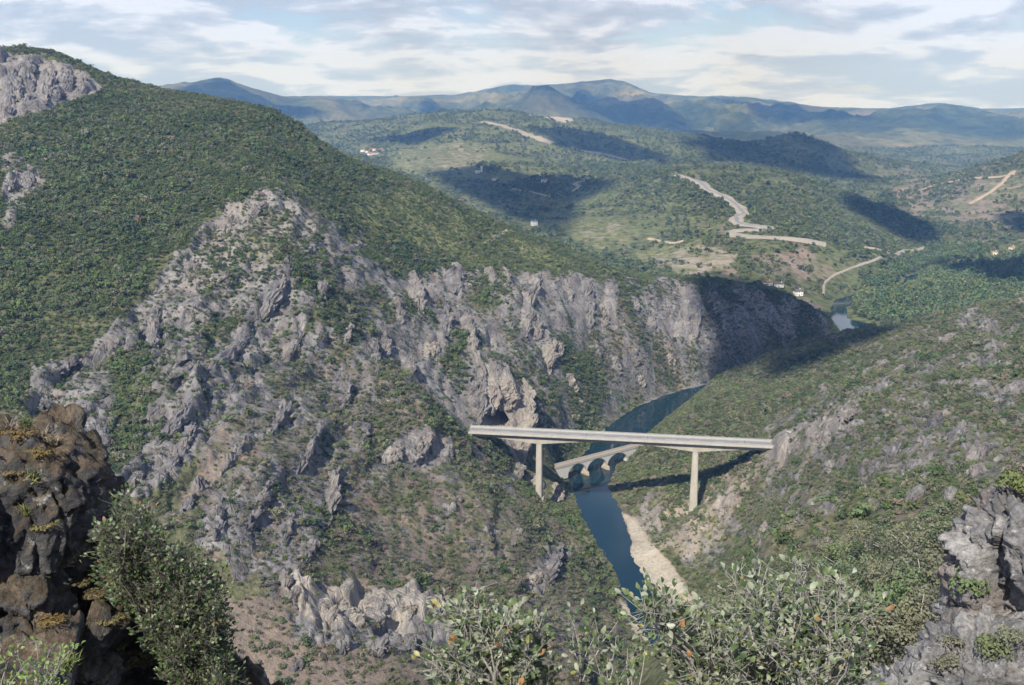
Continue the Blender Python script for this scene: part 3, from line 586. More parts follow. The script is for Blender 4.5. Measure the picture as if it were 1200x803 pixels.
# the great spire by the bridge's left end
for a in [([(560,498),(562,465),(566,440)],8,7,0),([(610,545),(614,490),(612,444)],9,10,2),([(592,482),(590,462),(590,444)],14,8,2),([(574,486),(574,468),(576,446)],9,7,2),([(604,535),(606,515),(606,498)],6,6,2)]:
    rib('rock_spire', G_LEFT, *a)
# right hillside: slanting slabs
for a in [
 ([(985,490),(1005,465),(1030,445)],9,4,0),([(1010,440),(1030,430),(1050,428)],9,5,0),([(1050,430),(1075,415),(1092,405)],12,5,0),([(1100,402),(1120,390)],9,4,1),([(1025,465),(1045,440)],8,4,0),
 ([(988,492),(1000,478),(1008,465)],7,4,1),([(1060,480),(1078,470)],5,3,1),([(1080,525),(1090,505),(1100,485)],5,4,0),([(1105,530),(1120,510),(1128,498)],5,4,0),([(1138,545),(1148,525),(1156,515)],6,4,1),
 ([(1022,520),(1032,510)],4,3,1),([(1040,545),(1052,525),(1060,515)],6,4,0),([(1060,555),(1072,538)],5,4,0),([(1052,580),(1062,560)],6,5,1),([(1065,590),(1078,575)],5,3,0),
 ([(900,575),(915,555)],5,3,0),([(925,590),(940,575)],5,3,0),([(968,555),(978,538)],5,4,0),([(985,550),(995,530)],4,3,0),([(1010,570),(1025,550),(1033,540)],6,4,0),
 ([(1170,475),(1188,455),(1198,448)],7,4,0),([(1170,410),(1185,390),(1198,378)],6,4,0),([(1175,500),(1192,480)],6,3,0),([(1150,385),(1160,375)],4,3,1),([(1090,460),(1110,445)],6,3,0),([(1115,455),(1128,445)],5,3,1),
 ([(935,535),(955,515),(965,505)],8,4,1),([(920,540),(932,518)],7,4,1),([(958,525),(975,508)],6,3,1),([(895,550),(905,535)],6,3,1),([(900,635),(920,612)],9,3,0),([(925,620),(945,598)],9,3.5,0),([(950,615),(975,592)],9,4,0),
 ([(960,480),(975,462)],5,3,0),([(1140,560),(1150,548)],5,3,0),([(1110,590),(1120,575)],5,3,0),([(870,560),(880,545)],5,3,2),([(840,610),(850,590)],6,3,2),([(820,625),(830,608)],6,3,2),([(868,600),(876,585)],5,3,2)]:
    rib('rock_slab', G_RIGHT, *a)
# summit cliff: upright buttresses
for a in [([(8,140),(10,105),(12,66)],7,6,0),([(30,130),(30,100),(32,66)],8,7,0),([(52,122),(54,95),(55,72)],8,6,1),([(74,116),(76,95),(76,80)],7,6,0),([(92,110),(94,98),(95,88)],6,5,1),([(20,120),(20,90)],5,5,1),([(64,118),(65,100)],5,4,0)]:
    rib('rock_buttress', G_LEFT, *a)
# ---------------------------------------------------------------- bridges
def new_obj(name, bm, material, parent=None, smooth=False):
    bmesh.ops.recalc_face_normals(bm, faces=bm.faces)
    me = bpy.data.meshes.new(name); bm.to_mesh(me); bm.free()
    if material: me.materials.append(material)
    if smooth: me.polygons.foreach_set('use_smooth', [True] * len(me.polygons))
    o = bpy.data.objects.new(name, me); COL.objects.link(o); o.parent = parent; return o
def empty(name, loc, rz=0):
    e = bpy.data.objects.new(name, None); COL.objects.link(e); e.location = loc; e.rotation_euler = (0, 0, rz); e.empty_display_size = .2; return e
def loft(bm, sections, closed=True, cap=True):
    rows = [[bm.verts.new(p) for p in s] for s in sections]; k = len(rows[0])
    for r0, r1 in zip(rows, rows[1:]):
        for i in range(k if closed else k - 1): bm.faces.new((r0[i], r0[(i + 1) % k], r1[(i + 1) % k], r1[i]))
    if cap and closed: bm.faces.new(rows[0]); bm.faces.new(rows[-1][::-1])
def box(bm, x0, x1, y0, y1, z0, z1):
    loft(bm, [[(x0, y0, z0), (x0, y1, z0), (x0, y1, z1), (x0, y0, z1)], [(x1, y0, z0), (x1, y1, z0), (x1, y1, z1), (x1, y0, z1)]])
def plain(name, col, rough=.8, k=1.0, var=.15, bstr=.2, streak=False):
    m, nt, b = mat(name); P = pos(nt, (1, 1, .25) if streak else (1, 1, 1), coord='Object')
    lo = tuple(c * (1 - var) for c in col); hi = tuple(min(1, c * (1 + var)) for c in col)
    c = cramp(nt, tex(nt, .35 * k, 6, .65, P), [(.3, lo), (.7, hi)])
    c = mixc(nt, 1.0, c, cramp(nt, tex(nt, 2.5 * k, 4, .6, P), [(.3, .86), (.65, 1.05)]), 'MULTIPLY')
    nt.links.new(c, b.inputs['Base Color']); b.inputs['Roughness'].default_value = rough
    bump(nt, b, tex(nt, 3 * k, 4, .6, P), bstr, .05); return m
CONC = plain('pale concrete', (.38, .358, .315), .85, 1, .20, .2, True); ASPH = plain('worn light asphalt', (.23, .225, .222), .9, 1, .08)
PAINT = plain('white road paint', (.78, .78, .76), .6, 1, .05); STEEL = plain('galvanised steel', (.5, .5, .5), .45, 2, .08); PARAP = plain('concrete parapet', (.35, .342, .33), .85, 1, .08, .2, True)
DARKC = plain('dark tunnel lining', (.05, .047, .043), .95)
def viaduct():
    A = Vector(at_z(556, 504, 48.0)); B = Vector(at_z(906, 521, 48.0)); d = (B - A); Lh = d.length; rz = math.atan2(d.y, d.x)
    r = empty('viaduct', A, rz); tag(r, 'long pale concrete road viaduct on two tall piers high above the river', 'viaduct')
    s1 = (Vector(at_y(632, 516, A.y - 2)) - A).length; s2 = (Vector(at_y(815, 526, B.y + 5)) - A).length
    W = 4.9
    bm = bmesh.new(); loft(bm, [[(x, -W, -.55), (x, -W, 0), (x, W, 0), (x, W, -.55), (x, 2.9, -.85), (x, -2.9, -.85)] for x in np.linspace(-3, Lh + 3, 24)])
    deck = new_obj('deck', bm, CONC, r)
    bm = bmesh.new(); loft(bm, [[(x, -W + .62, .012), (x, W - .62, .012)] for x in np.linspace(-3, Lh + 3, 16)], closed=False); new_obj('road_surface', bm, ASPH, deck)
    for y in (-3.5, 3.5):
        bm = bmesh.new(); loft(bm, [[(x, y - .09, .024), (x, y + .09, .024)] for x in np.linspace(-3, Lh + 3, 16)], closed=False); new_obj('edge_line', bm, PAINT, deck)
    for i in range(int(Lh // 12)):
        bm = bmesh.new(); loft(bm, [[(x, -.08, .024), (x, .08, .024)] for x in (i * 12 + 2, i * 12 + 7)], closed=False); new_obj('centre_dash', bm, PAINT, deck)
    for y in (-W + .3, W - .3):
        bm = bmesh.new(); loft(bm, [[(x, y - .24, 0), (x, y - .16, .3), (x, y - .1, .85), (x, y + .1, .85), (x, y + .16, .3), (x, y + .24, 0)] for x in np.linspace(-3, Lh + 3, 16)]); new_obj('parapet', bm, PARAP, deck)
        bm = bmesh.new(); loft(bm, [[(x, y - .04, 1.08), (x, y + .04, 1.08), (x, y + .04, 1.18), (x, y - .04, 1.18)] for x in (-3, Lh + 3)])
        for x in np.arange(-2, Lh + 2, 4): box(bm, x - .04, x + .04, y - .03, y + .03, .86, 1.09)
        new_obj('handrail', bm, STEEL, deck)
    for x in (s1 - 24, s1 + 24, s2 - 24, s2 + 24):
        bm = bmesh.new(); loft(bm, [[(x + e, y, .02) for y in (-W + .62, W - .62)] for e in (-.09, .09)], closed=False); new_obj('expansion_joint', bm, DARKC, deck)
    def depth(x):
        k = min(abs(x - s1), abs(x - s2)); return 1.75 + 2.55 * max(0, 1 - k / 26) ** 1.15
    bm = bmesh.new(); loft(bm, [[(x, -2.7, -.86), (x, 2.7, -.86), (x, 2.4, -.86 - depth(x)), (x, -2.4, -.86 - depth(x))] for x in np.linspace(-2.5, Lh + 2.5, 90)]); new_obj('box_girder', bm, CONC, r)
    for s, px, py, bt in ((s1, 631, 584, 3.3), (s2, 806, 606, 4.4)):
        w = r.matrix_basis @ Vector((s, 0, 0)); g = float(ground_z(np.array(w.x), np.array(w.y))); zb = g - A.z - 3; zt = -.9 - depth(s)
        bm = bmesh.new(); secs = []
        for i in range(9):
            t = i / 8; hw = (1.45 * t + bt / 2 * (1 - t)); hd = 2.35 * t + 2.9 * (1 - t); z = zb + (zt - zb) * t; c = .35
            secs.append([(s - hw + c, -hd, z), (s + hw - c, -hd, z), (s + hw, -hd + c, z), (s + hw, hd - c, z), (s + hw - c, hd, z), (s - hw + c, hd, z), (s - hw, hd - c, z), (s - hw, -hd + c, z)])
        loft(bm, secs); p = new_obj('pier', bm, CONC, r)
        bm = bmesh.new(); box(bm, s - bt / 2 - 1, s + bt / 2 + 1, -4, 4, zb - 1, g - A.z + .5); new_obj('footing', bm, CONC, p)
    for x in (-2.2, Lh + 2.2):
        bm = bmesh.new(); box(bm, x - 2, x + 2, -W - .4, W + .4, -7, -.87); new_obj('abutment', bm, CONC, r)
    return A, B, rz, Lh
VA, VB, VRZ, VL = viaduct()
def portal(end, sgn, label):
    """tunnel mouth where the road enters the hill"""
    d = Vector((math.cos(VRZ), math.sin(VRZ), 0)); r = empty('tunnel_portal', end + d * sgn * 6.5, VRZ + (math.pi if sgn < 0 else 0)); tag(r, label, 'tunnel portal')
    bm = bmesh.new(); out, inn = [], []
    for i in range(15):
        a = math.pi * i / 14; inn.append((0, -4.3 * math.cos(a), 1.6 + 4.3 * math.sin(a))); out.append((0, -6.0 * math.cos(a), 1.6 + 5.6 * math.sin(a)))
    inn = [(0, -4.3, -1)] + inn + [(0, 4.3, -1)]; out = [(0, -6, -1)] + out + [(0, 6, -1)]
    loft(bm, [[(-1.2, *p[1:]) for p in out], [(-1.2, *p[1:]) for p in inn], [(2, *p[1:]) for p in inn], [(2, *p[1:]) for p in out], [(-1.2, *p[1:]) for p in out]], closed=False, cap=False)
    new_obj('headwall', bm, CONC, r)
    bm = bmesh.new(); loft(bm, [[(x, p[1] * .99, p[2] * .99) for p in inn] for x in (1.9, 16)], closed=False); f = bm.verts; bm.faces.new([v for v in bm.verts][-len(inn):]); new_obj('lining', bm, DARKC, r)
portal(VB, 1, 'tunnel mouth where the viaduct meets the right hillside')

STONE = plain('weathered grey masonry', (.50, .495, .48), .9, 1.4, .14, .5, True); TRACK = plain('brown gravel track', (.33, .25, .175), .95, 1.5, .12); FOOT = plain('buff masonry footing', (.36, .30, .23), .95, 1.5, .2, .6)
def arch_bridge():
    ZD = 9.6; A = Vector(at_z(648, 547, ZD)); B = Vector(at_z(746, 521.5, ZD)); d = B - A; L = d.length; rz = math.atan2(d.y, d.x)
    r = empty('arch_bridge', (A.x, A.y, 0), rz); tag(r, 'old stone road bridge with three round arches under the viaduct', 'bridge')
    def s_of(px, py, z): return (Vector(at_z(px, py, z)) - Vector((A.x, A.y, z))).length
    sx = [s_of(661, 557, 2), s_of(687, 552.5, 2), s_of(712, 546.5, 2), s_of(737, 540, 2)]; pw = .5; W = 1.9
    spans = [(sx[i] + pw, sx[i + 1] - pw) for i in range(3)]
    for a, b in spans:        # each arch: barrel and the walls over it
        c = (a + b) / 2; R = (b - a) / 2; rise = min(6.2, R * 1.02); z0 = ZD - .75 - rise - .55
        bm = bmesh.new(); sec = []
        for i in range(21):
            t = math.pi * i / 20; x = c - R * math.cos(t); z = z0 + rise * math.sin(t); sec.append([(x, -W, z), (x, W, z), (x, W, ZD - .75), (x, -W, ZD - .75)])
        loft(bm, sec); ar = new_obj('arch', bm, STONE, r)
        bm = bmesh.new()
        for sgn in (-1, 1):
            loft(bm, [[(c - (R + q) * math.cos(math.pi * i / 20), sgn * (W + e), z0 + (rise + q) * math.sin(math.pi * i / 20)) for q, e in ((0.02, -.2), (.02, .06), (.5, .06), (.5, -.2))] for i in range(21)])
        new_obj('arch_ring', bm, PARAP, ar)
    for i, s in enumerate(sx):
        bm = bmesh.new(); w = pw; 
        if i in (0, 3): 
            e = (-1.5, s + w) if i == 0 else (s - w, L + 1.5); box(bm, e[0], e[1], -W, W, 1.2, ZD - .75); new_obj('abutment', bm, STONE, r); continue
        box(bm, s - w, s + w, -W, W, 1.5, ZD - .75); p = new_obj('pier', bm, STONE, r)
        bm = bmesh.new(); loft(bm, [[(s - w - g, -W - g * .6, z), (s, -W - 2.0 - g, z), (s + w + g, -W - g * .6, z), (s + w + g, W + g * .6, z), (s, W + 2.0 + g, z), (s - w - g, W + g * .6, z)] for z, g in ((-2.2, .5), (1.2, .4), (2.4, .1))]); new_obj('cutwater', bm, FOOT, p)
    bm = bmesh.new(); box(bm, -4, L + 4, -W - .35, W + .35, ZD - .748, ZD - .35); dk = new_obj('deck', bm, STONE, r)
    bm = bmesh.new(); loft(bm, [[(x, -W + .15, ZD - .338), (x, W - .15, ZD - .338)] for x in np.linspace(-5, L + 5, 10)], closed=False); new_obj('track', bm, TRACK, dk)
    for y in (-W - .1, W + .1):
        bm = bmesh.new(); box(bm, -4, L + 4, y - .2, y + .2, ZD - .349, ZD + .5); new_obj('parapet', bm, PARAP, dk)
    w = r.matrix_basis @ Vector((L * .72, W + .1, ZD)); lp = empty('lamp_post', w, rz); tag(lp, 'small lamp post on the far parapet of the old stone bridge', 'lamp post')
    bm = bmesh.new(); loft(bm, [[(.07 * math.cos(a), .07 * math.sin(a), z) for a in np.linspace(0, 2 * math.pi, 8)[:-1]] for z in (0.3, 3.0)]); new_obj('post', bm, STEEL, lp)
    bm = bmesh.new(); loft(bm, [[(x, -.06, 2.95), (x, .06, 2.95), (x, .06, 3.1), (x, -.06, 3.1)] for x in (-.1, .5)]); box(bm, .3, .95, -.16, .16, 2.93, 3.12); new_obj('lamp_head', bm, PARAP, lp)
    return A, B, rz, L
AB = arch_bridge()
# ---------------------------------------------------------------- shrubs and trees
rng = np.random.default_rng(5)
def leaf_material(name, col, col2=None, trans=.12, k=.03):
    m, nt, b = mat(name); oi = nn(nt, 'ShaderNodeObjectInfo'); col2 = col2 or tuple(c * 1.5 for c in col)
    hsv = nn(nt, 'ShaderNodeHueSaturation'); nt.links.new(mixc(nt, tex(nt, k, 3, .5, pos(nt)), col, col2), hsv.inputs['Color'])
    r = oi.outputs['Random']
    nt.links.new(mth(nt, 'ADD', mth(nt, 'MULTIPLY', r, .05), .475), hsv.inputs['Hue'])
    nt.links.new(mth(nt, 'ADD', mth(nt, 'MULTIPLY', mth(nt, 'FRACT', mth(nt, 'MULTIPLY', r, 7.3)), .5), .75), hsv.inputs['Value'])
    nt.links.new(mth(nt, 'ADD', mth(nt, 'MULTIPLY', mth(nt, 'FRACT', mth(nt, 'MULTIPLY', r, 3.7)), .35), .75), hsv.inputs['Saturation'])
    nt.links.new(hsv.outputs[0], b.inputs['Base Color']); b.inputs['Roughness'].default_value = .75
    return m
L_DARK = leaf_material('dark evergreen leaves', (.050, .076, .031), (.074, .104, .042)); L_MID = leaf_material('mid green leaves', (.082, .116, .044), (.112, .148, .056))
L_OLIVE = leaf_material('grey olive leaves', (.125, .130, .080), (.165, .166, .100)); L_BRIGHT = leaf_material('bright green leaves', (.105, .142, .050), (.135, .172, .064))
L_HEATH = leaf_material('dry heath', (.150, .125, .095), (.20, .165, .12)); L_POPLAR = leaf_material('poplar leaves', (.062, .105, .042), (.088, .135, .052), k=.01)
L_FAR = leaf_material('far tree leaves', (.075, .105, .046), (.112, .145, .062), k=.01)
BARK = plain('grey bark', (.16, .14, .12), .95, 6, .25, .6)
def clump_mesh(name, n, seed, material, lobes=6, flat=.75, leaf=.20, tall=1.0, stem=True):
    """a shrub about 1 m across: leaf-sized faces through a lumpy volume, and a few stems"""
    g = np.random.default_rng(seed); C = g.normal(0, .22, (lobes, 3)); C[:, 2] = np.abs(C[:, 2]) * tall + .28 * tall; R = g.uniform(.2, .34, lobes)
    w = g.integers(0, lobes, n); d = g.normal(size=(n, 3)); d /= np.linalg.norm(d, axis=1)[:, None]; d[:, 2] = np.where(d[:, 2] < -.5, -d[:, 2], d[:, 2])
    rad = R[w] * g.uniform(.72, 1.06, n); c = C[w] + d * rad[:, None] * np.array([1, 1, flat * tall]); c[:, 2] = np.maximum(c[:, 2], .02)
    nrm = d + g.normal(0, .33, (n, 3)); nrm /= np.linalg.norm(nrm, axis=1)[:, None]
    t = np.cross(nrm, g.normal(size=(n, 3))); t /= np.linalg.norm(t, axis=1)[:, None]; bt = np.cross(nrm, t); s = (leaf * g.uniform(.6, 1.3, n))[:, None]
    q = np.stack([c - t * s * .6, c - bt * s * .4 + nrm * s * .12, c + t * s * .6, c + bt * s * .4 + nrm * s * .12], 1).reshape(-1, 3)
    f = np.arange(4 * n).reshape(n, 4)
    if stem:
        sv, sf = [], []
        for i in range(min(4, lobes)):
            b0 = 4 * n + len(sv); e = C[i]; r = .02
            sv += [(-r, -r, -.25), (r, -r, -.25), (0, r, -.25), (e[0] - r * .5, e[1] - r * .5, e[2]), (e[0] + r * .5, e[1], e[2]), (e[0], e[1] + r * .5, e[2])]
            sf += [(b0, b0 + 1, b0 + 4, b0 + 3), (b0 + 1, b0 + 2, b0 + 5, b0 + 4), (b0 + 2, b0, b0 + 3, b0 + 5)]
        q = np.concatenate([q, np.array(sv)]); f = np.concatenate([f, np.array(sf)])
    o = raw_mesh(name, q, f, material); me = o.data; COL.objects.unlink(o); bpy.data.objects.remove(o)
    if stem:
        me.materials.append(BARK); mi = np.zeros(len(f), np.int32); mi[n:] = 1; me.polygons.foreach_set('material_index', mi)
    return me
def protos(name, specs):
    col = bpy.data.collections.new(name)
    for i, me in enumerate(specs):
        o = bpy.data.objects.new('%s_%02d' % (name, i), me); col.objects.link(o)
    return col
def scatter(name, P, S, pick, col, label):
    """one object of uncountable plants: a cloud of points carrying instanced shrubs"""
    n = len(P); me = bpy.data.meshes.new(name); me.vertices.add(n); me.vertices.foreach_set('co', P.astype(np.float32).ravel())
    rot = np.stack([rng.normal(0, .12, n), rng.normal(0, .12, n), rng.uniform(0, 6.28, n)], 1)
    for an, ty, data in (('prot', 'FLOAT_VECTOR', rot), ('pscl', 'FLOAT_VECTOR', S)):
        a = me.attributes.new(an, ty, 'POINT'); a.data.foreach_set('vector', data.astype(np.float32).ravel())
    a = me.attributes.new('ppick', 'INT', 'POINT'); a.data.foreach_set('value', pick.astype(np.int32)); me.update()
    o = bpy.data.objects.new(name, me); COL.objects.link(o); tag(o, label, kind='stuff')
    ng = bpy.data.node_groups.new(name, 'GeometryNodeTree'); ng.interface.new_socket('Geometry', in_out='INPUT', socket_type='NodeSocketGeometry'); ng.interface.new_socket('Geometry', in_out='OUTPUT', socket_type='NodeSocketGeometry')
    gi = ng.nodes.new('NodeGroupInput'); go = ng.nodes.new('NodeGroupOutput'); ip = ng.nodes.new('GeometryNodeInstanceOnPoints'); ci = ng.nodes.new('GeometryNodeCollectionInfo')
    ci.inputs['Collection'].default_value = col; ci.inputs['Separate Children'].default_value = True; ci.inputs['Reset Children'].default_value = True
    def na(nm, dt):
        x = ng.nodes.new('GeometryNodeInputNamedAttribute'); x.data_type = dt; x.inputs['Name'].default_value = nm; return x.outputs['Attribute']
    L = ng.links.new; L(gi.outputs[0], ip.inputs['Points']); L(ci.outputs[0], ip.inputs['Instance']); ip.inputs['Pick Instance'].default_value = True
    L(na('ppick', 'INT'), ip.inputs['Instance Index']); L(na('prot', 'FLOAT_VECTOR'), ip.inputs['Rotation']); L(na('pscl', 'FLOAT_VECTOR'), ip.inputs['Scale']); L(ip.outputs[0], go.inputs[0])
    md = o.modifiers.new('plants', 'NODES'); md.node_group = ng; return o

# which parts of the sheet the viewpoint sees (hidden ground gets fewer plants)
slope = (Zg + 4 - CAMZ) / Yg; VIS = slope >= np.maximum.accumulate((Zg - CAMZ) / Yg, axis=0) - .004
fV = VIS[:-1, :-1]; fM = [(m[:-1, :-1] + m[1:, 1:]) / 2 for m in MASK]
e1 = np.stack([Xg[1:, 1:] - Xg[:-1, :-1], Yg[1:, 1:] - Yg[:-1, :-1], Zg[1:, 1:] - Zg[:-1, :-1]], -1); e2 = np.stack([Xg[1:, :-1] - Xg[:-1, 1:], Yg[1:, :-1] - Yg[:-1, 1:], Zg[1:, :-1] - Zg[:-1, 1:]], -1)
fArea = .5 * np.linalg.norm(np.cross(e1, e2), axis=-1); fSD = SD[:-1, :-1]
fPX, fPY = to_px(fX, fY, (Zg[:-1, :-1] + Zg[1:, 1:]) / 2)
inview = (fPX > -260) & (fPX < 1460) & (fPY < 1000)
def pick_points(weight, n):
    w = weight.ravel(); c = np.cumsum(w); k = np.searchsorted(c, rng.uniform(0, c[-1], n)); i, j = np.unravel_index(np.minimum(k, w.size - 1), weight.shape)
    a, b = rng.uniform(0, 1, n), rng.uniform(0, 1, n)
    def bl(G): return G[i, j] * (1 - a) * (1 - b) + G[i + 1, j] * a * (1 - b) + G[i, j + 1] * (1 - a) * b + G[i + 1, j + 1] * a * b
    return np.stack([bl(Xg), bl(Yg), bl(Zg)], 1), i, j
def keep_clear(P):          # no plants in the water, on the roads or in the bridges
    d = VB - VA; t = ((P[:, 0] - VA.x) * d.x + (P[:, 1] - VA.y) * d.y) / (d.x ** 2 + d.y ** 2); off = np.abs((P[:, 0] - VA.x) * -d.y + (P[:, 1] - VA.y) * d.x) / math.hypot(d.x, d.y)
    bad = (off < 7.5) & (t > -.05) & (t < 1.04) & (P[:, 2] > 42)
    A, B = AB[0], AB[1]; d = B - A; t = ((P[:, 0] - A.x) * d.x + (P[:, 1] - A.y) * d.y) / (d.x ** 2 + d.y ** 2); off = np.abs((P[:, 0] - A.x) * -d.y + (P[:, 1] - A.y) * d.x) / math.hypot(d.x, d.y)
    return ~(bad | ((off < 4.5) & (t > -.12) & (t < 1.1)))
SHRUB_MATS = [L_DARK, L_MID, L_OLIVE, L_BRIGHT, L_HEATH]
SHRUBS = [clump_mesh('shrub_%d_%d' % (a, b), 110, 10 * a + b, m, 7, .85, .19, stem=False) for a, m in enumerate(SHRUB_MATS) for b in range(4)]
shrub_col = protos('shrub_kind', SHRUBS)
def hill_scatter(name, side, n, label, tone):
    veg = fM[2]; rock = fM[0]
    w = fArea * np.where(side, 1, 0) * np.clip(veg - .12 * rock, .04, 1) ** 1.25 * np.where(fV, 1, .12) * inview * (fSD > 1.5) * (fY > 60)
    beach = (fM[1] > .9) & (fM[3] > .7); w = w * ~beach
    P, i, j = pick_points(w, n); ok = keep_clear(P); P, i, j = P[ok], i[ok], j[ok]; n = len(P)
    v = fM[2][i, j]; d = np.exp(rng.normal(0, .36, n)) * (1.0 + .95 * v ** 1.5) * (.75 + .25 * sstep(250, 450, P[:, 1])); d = np.clip(d, .7, 5.5)
    h = d * rng.uniform(.75, 1.15, n); S = np.stack([d, d, h], 1) * 1.05
    # kinds by place: dark evergreens on the upper slopes, bright green near the water, heath on poor soil
    q = rng.uniform(0, 1, n) + .55 * noise2(P[:, 0] / 45, P[:, 1] / 45, 77); d = d * (1 + .4 * noise2(P[:, 0] / 35, P[:, 1] / 35, 78)); S = np.stack([d, d, d * rng.uniform(.75, 1.15, n)], 1) * 1.05; soil = fM[1][i, j]; pale = fM[3][i, j]; low = sstep(30, 6, P[:, 2])
    k = np.where(q < .50, 0, np.where(q < .78, 1, np.where(q < .94, 2, 1)))
    u = rng.uniform(0, 1, n); k = np.where((u < .30 * low + .22 * pale * (v > .5) + .03), 3, k); k = np.where((u > 1 - .26 * soil) & (low < .5), 4, k); k = np.where(tone(P, u), 2, k)
    P[:, 2] -= .08 * d
    return name, P, S, k * 4 + rng.integers(0, 4, n), label
import types
gx = fX; sides = left, right
jobs = [hill_scatter('shrub_cover', left & (fY > 150), 115000, 'dense green and grey scrub covering the left hillside', lambda P, u: (P[:, 1] < 460) & (P[:, 2] < 100) & (u > .45) & (u < .75)),
        hill_scatter('shrub_cover', right & (fY > 60), 50000, 'grey green scrub covering the right hillside', lambda P, u: (u > .35) & (u < .62))]
# the largest-looking bushes stand alone as things; the rest of the scrub is one mass on each hillside
TONES = ('dark green', 'green', 'grey olive', 'bright green', 'dry brownish')
def bush_label(px, py, d, k):
    """what the bush looks like and what it stands on or beside"""
    tone = ('large ' if d > 3.2 else 'small ' if d < 1.9 else '') + TONES[k // 4] + ' bush '
    if px > 715:
        if py < 450: w = 'near the shaded crest of the right hillside'
        elif px < 880 and py > 640: w = 'at the edge of the sandy beach'
        elif px < 900 and py > 560: w = 'on the pale cut bank around the right pier'
        elif px < 900: w = 'on the green slope behind the viaduct deck'
        elif py > 690: w = 'under the oaks of the near shoulder'
        elif py > 600: w = 'by the broad grey slab above the beach' if px < 1010 else 'above the near oaks, left of the pointed rock'
        elif px > 1120: w = 'at the right edge of the slabby hillside' if py > 480 else 'high at the right edge under the ridge'
        elif px > 1010: w = 'among the slanting slabs above the oaks' if py > 520 else 'beside the upper grey slabs of the right hillside'
        else: w = 'on the rocky slope just right of the viaduct end'
    elif py > 690: w = 'on the red soil below the pale rock band' if px < 530 else 'on the spur foot above the oak bush'
    elif py > 590: w = 'on the dark rocks below the grey face' if px < 380 else 'on the brown lower spur' if px < 590 else 'on the river side of the spur'
    elif py > 500: w = 'on the lower left grey face' if px < 260 else 'on the brown slope under the grey face' if px < 430 else 'by the pale knob left of the viaduct' if px < 560 else 'below the left end of the viaduct'
    elif px > 620: w = 'among the cliffs above the river bend'
    elif px > 430: w = 'between the spires left of the great cave rock'
    elif py > 330: w = 'on the upper grey face' if px < 340 else 'on the crags right of the grey face'
    else: w = 'in the scrub of the upper left slope'
    return tone + w, 'bushes ' + w
def make_bushes():
    tot = []
    for jn, (name, P, S, K, label) in enumerate(jobs):
        px, py = to_px(P[:, 0], P[:, 1], P[:, 2]); i = np.clip(np.searchsorted(vs, np.log(P[:, 1])) - 1, 0, NR - 2); j = np.clip(((P[:, 0] / P[:, 1] - us[0]) / (us[1] - us[0])).astype(int), 0, NU - 2)
        sz = S[:, 0] / P[:, 1] * F; sz[~((px > 5) & (px < 1195) & (py > 60) & (py < 795) & VIS[i, j])] = 0
        order = np.argsort(-sz)[:(190, 110)[jn]]
        for a in order: tot.append((jn, a, px[a], py[a]))
    gone = [set(), set()]
    for jn, a, px, py in tot:
        name, P, S, K, label = jobs[jn]; gone[jn].add(a); lb, gr = bush_label(px, py, S[a, 0], int(K[a]))
        o = bpy.data.objects.new('bush', BUSH_MESH[K[a]]); COL.objects.link(o); o.location = P[a]; o.scale = S[a]; o.rotation_euler = (0, 0, rng.uniform(0, 6.28)); tag(o, lb, 'bush', gr)
    for jn, (name, P, S, K, label) in enumerate(jobs):
        m = np.ones(len(P), bool); m[list(gone[jn])] = False; scatter(name, P[m], S[m], K[m], shrub_col, label)
BUSH_MESH = [clump_mesh('bush_%d_%d' % (a, b), 150, 200 + 10 * a + b, m, 8, .8, .17) for a, m in enumerate(SHRUB_MATS) for b in range(4)]
make_bushes()
# trees of the valley beyond
FAR = [clump_mesh('far_tree_%d' % i, 46, 300 + i, m, 5, .9, .34, 1.0, stem=False) for i, m in enumerate([L_FAR, L_FAR, L_DARK, L_MID, L_OLIVE])]
POP = [clump_mesh('poplar_%d' % i, 60, 330 + i, m, 6, 1.0, .26, 1.7, stem=False) for i, m in enumerate([L_POPLAR, L_POPLAR, L_BRIGHT])]
far_col = protos('far_tree_kind', FAR); pop_col = protos('poplar_kind', POP)
fo = (fPX > 985) & (fPY > 292) & (fPY < 385) & (fY > 800) & (fY < 1650) & (fPY > 352 - (fPX - 985) * .55) & valley
patch = fbm(fX / 220, fY / 220, 3, 81); patch2 = fbm(fX / 70, fY / 70, 2, 83)
w = fArea / fY ** 1.6 * valley * ~fo * np.clip(fM[2] + .75 * patch + .45 * patch2 - .22, .015, 1) ** 1.4 * np.where(fV, 1, .1) * inview * (fSD > 6) * (fY < 4300) * (1 - np.clip(fM[3] * 1.6, 0, .95))
P, i, j = pick_points(w, 42000); d = np.clip(np.exp(rng.normal(0, .35, len(P))) * (2.7 + .0009 * P[:, 1]), 1.6, 9); S = np.stack([d * 1.1, d * 1.1, d * rng.uniform(.8, 1.2, len(P))], 1); P[:, 2] -= .05 * d
far_job = ['far_trees', P, S, rng.integers(0, 5, len(P)), far_col, 'trees and scrub dotted over the valley and low hills beyond']
w = fArea * fo * (fSD > 5) * np.where(fV, 1, .15); P, i, j = pick_points(w, 12000); d = np.clip(np.exp(rng.normal(0, .22, len(P))) * 5.6, 3.5, 9); S = np.stack([d, d, d * rng.uniform(1.0, 1.4, len(P))], 1)
pop_job = ['poplar_wood', P, S, rng.integers(0, 3, len(P)), pop_col, 'dense green poplar wood on the valley floor beside the river']
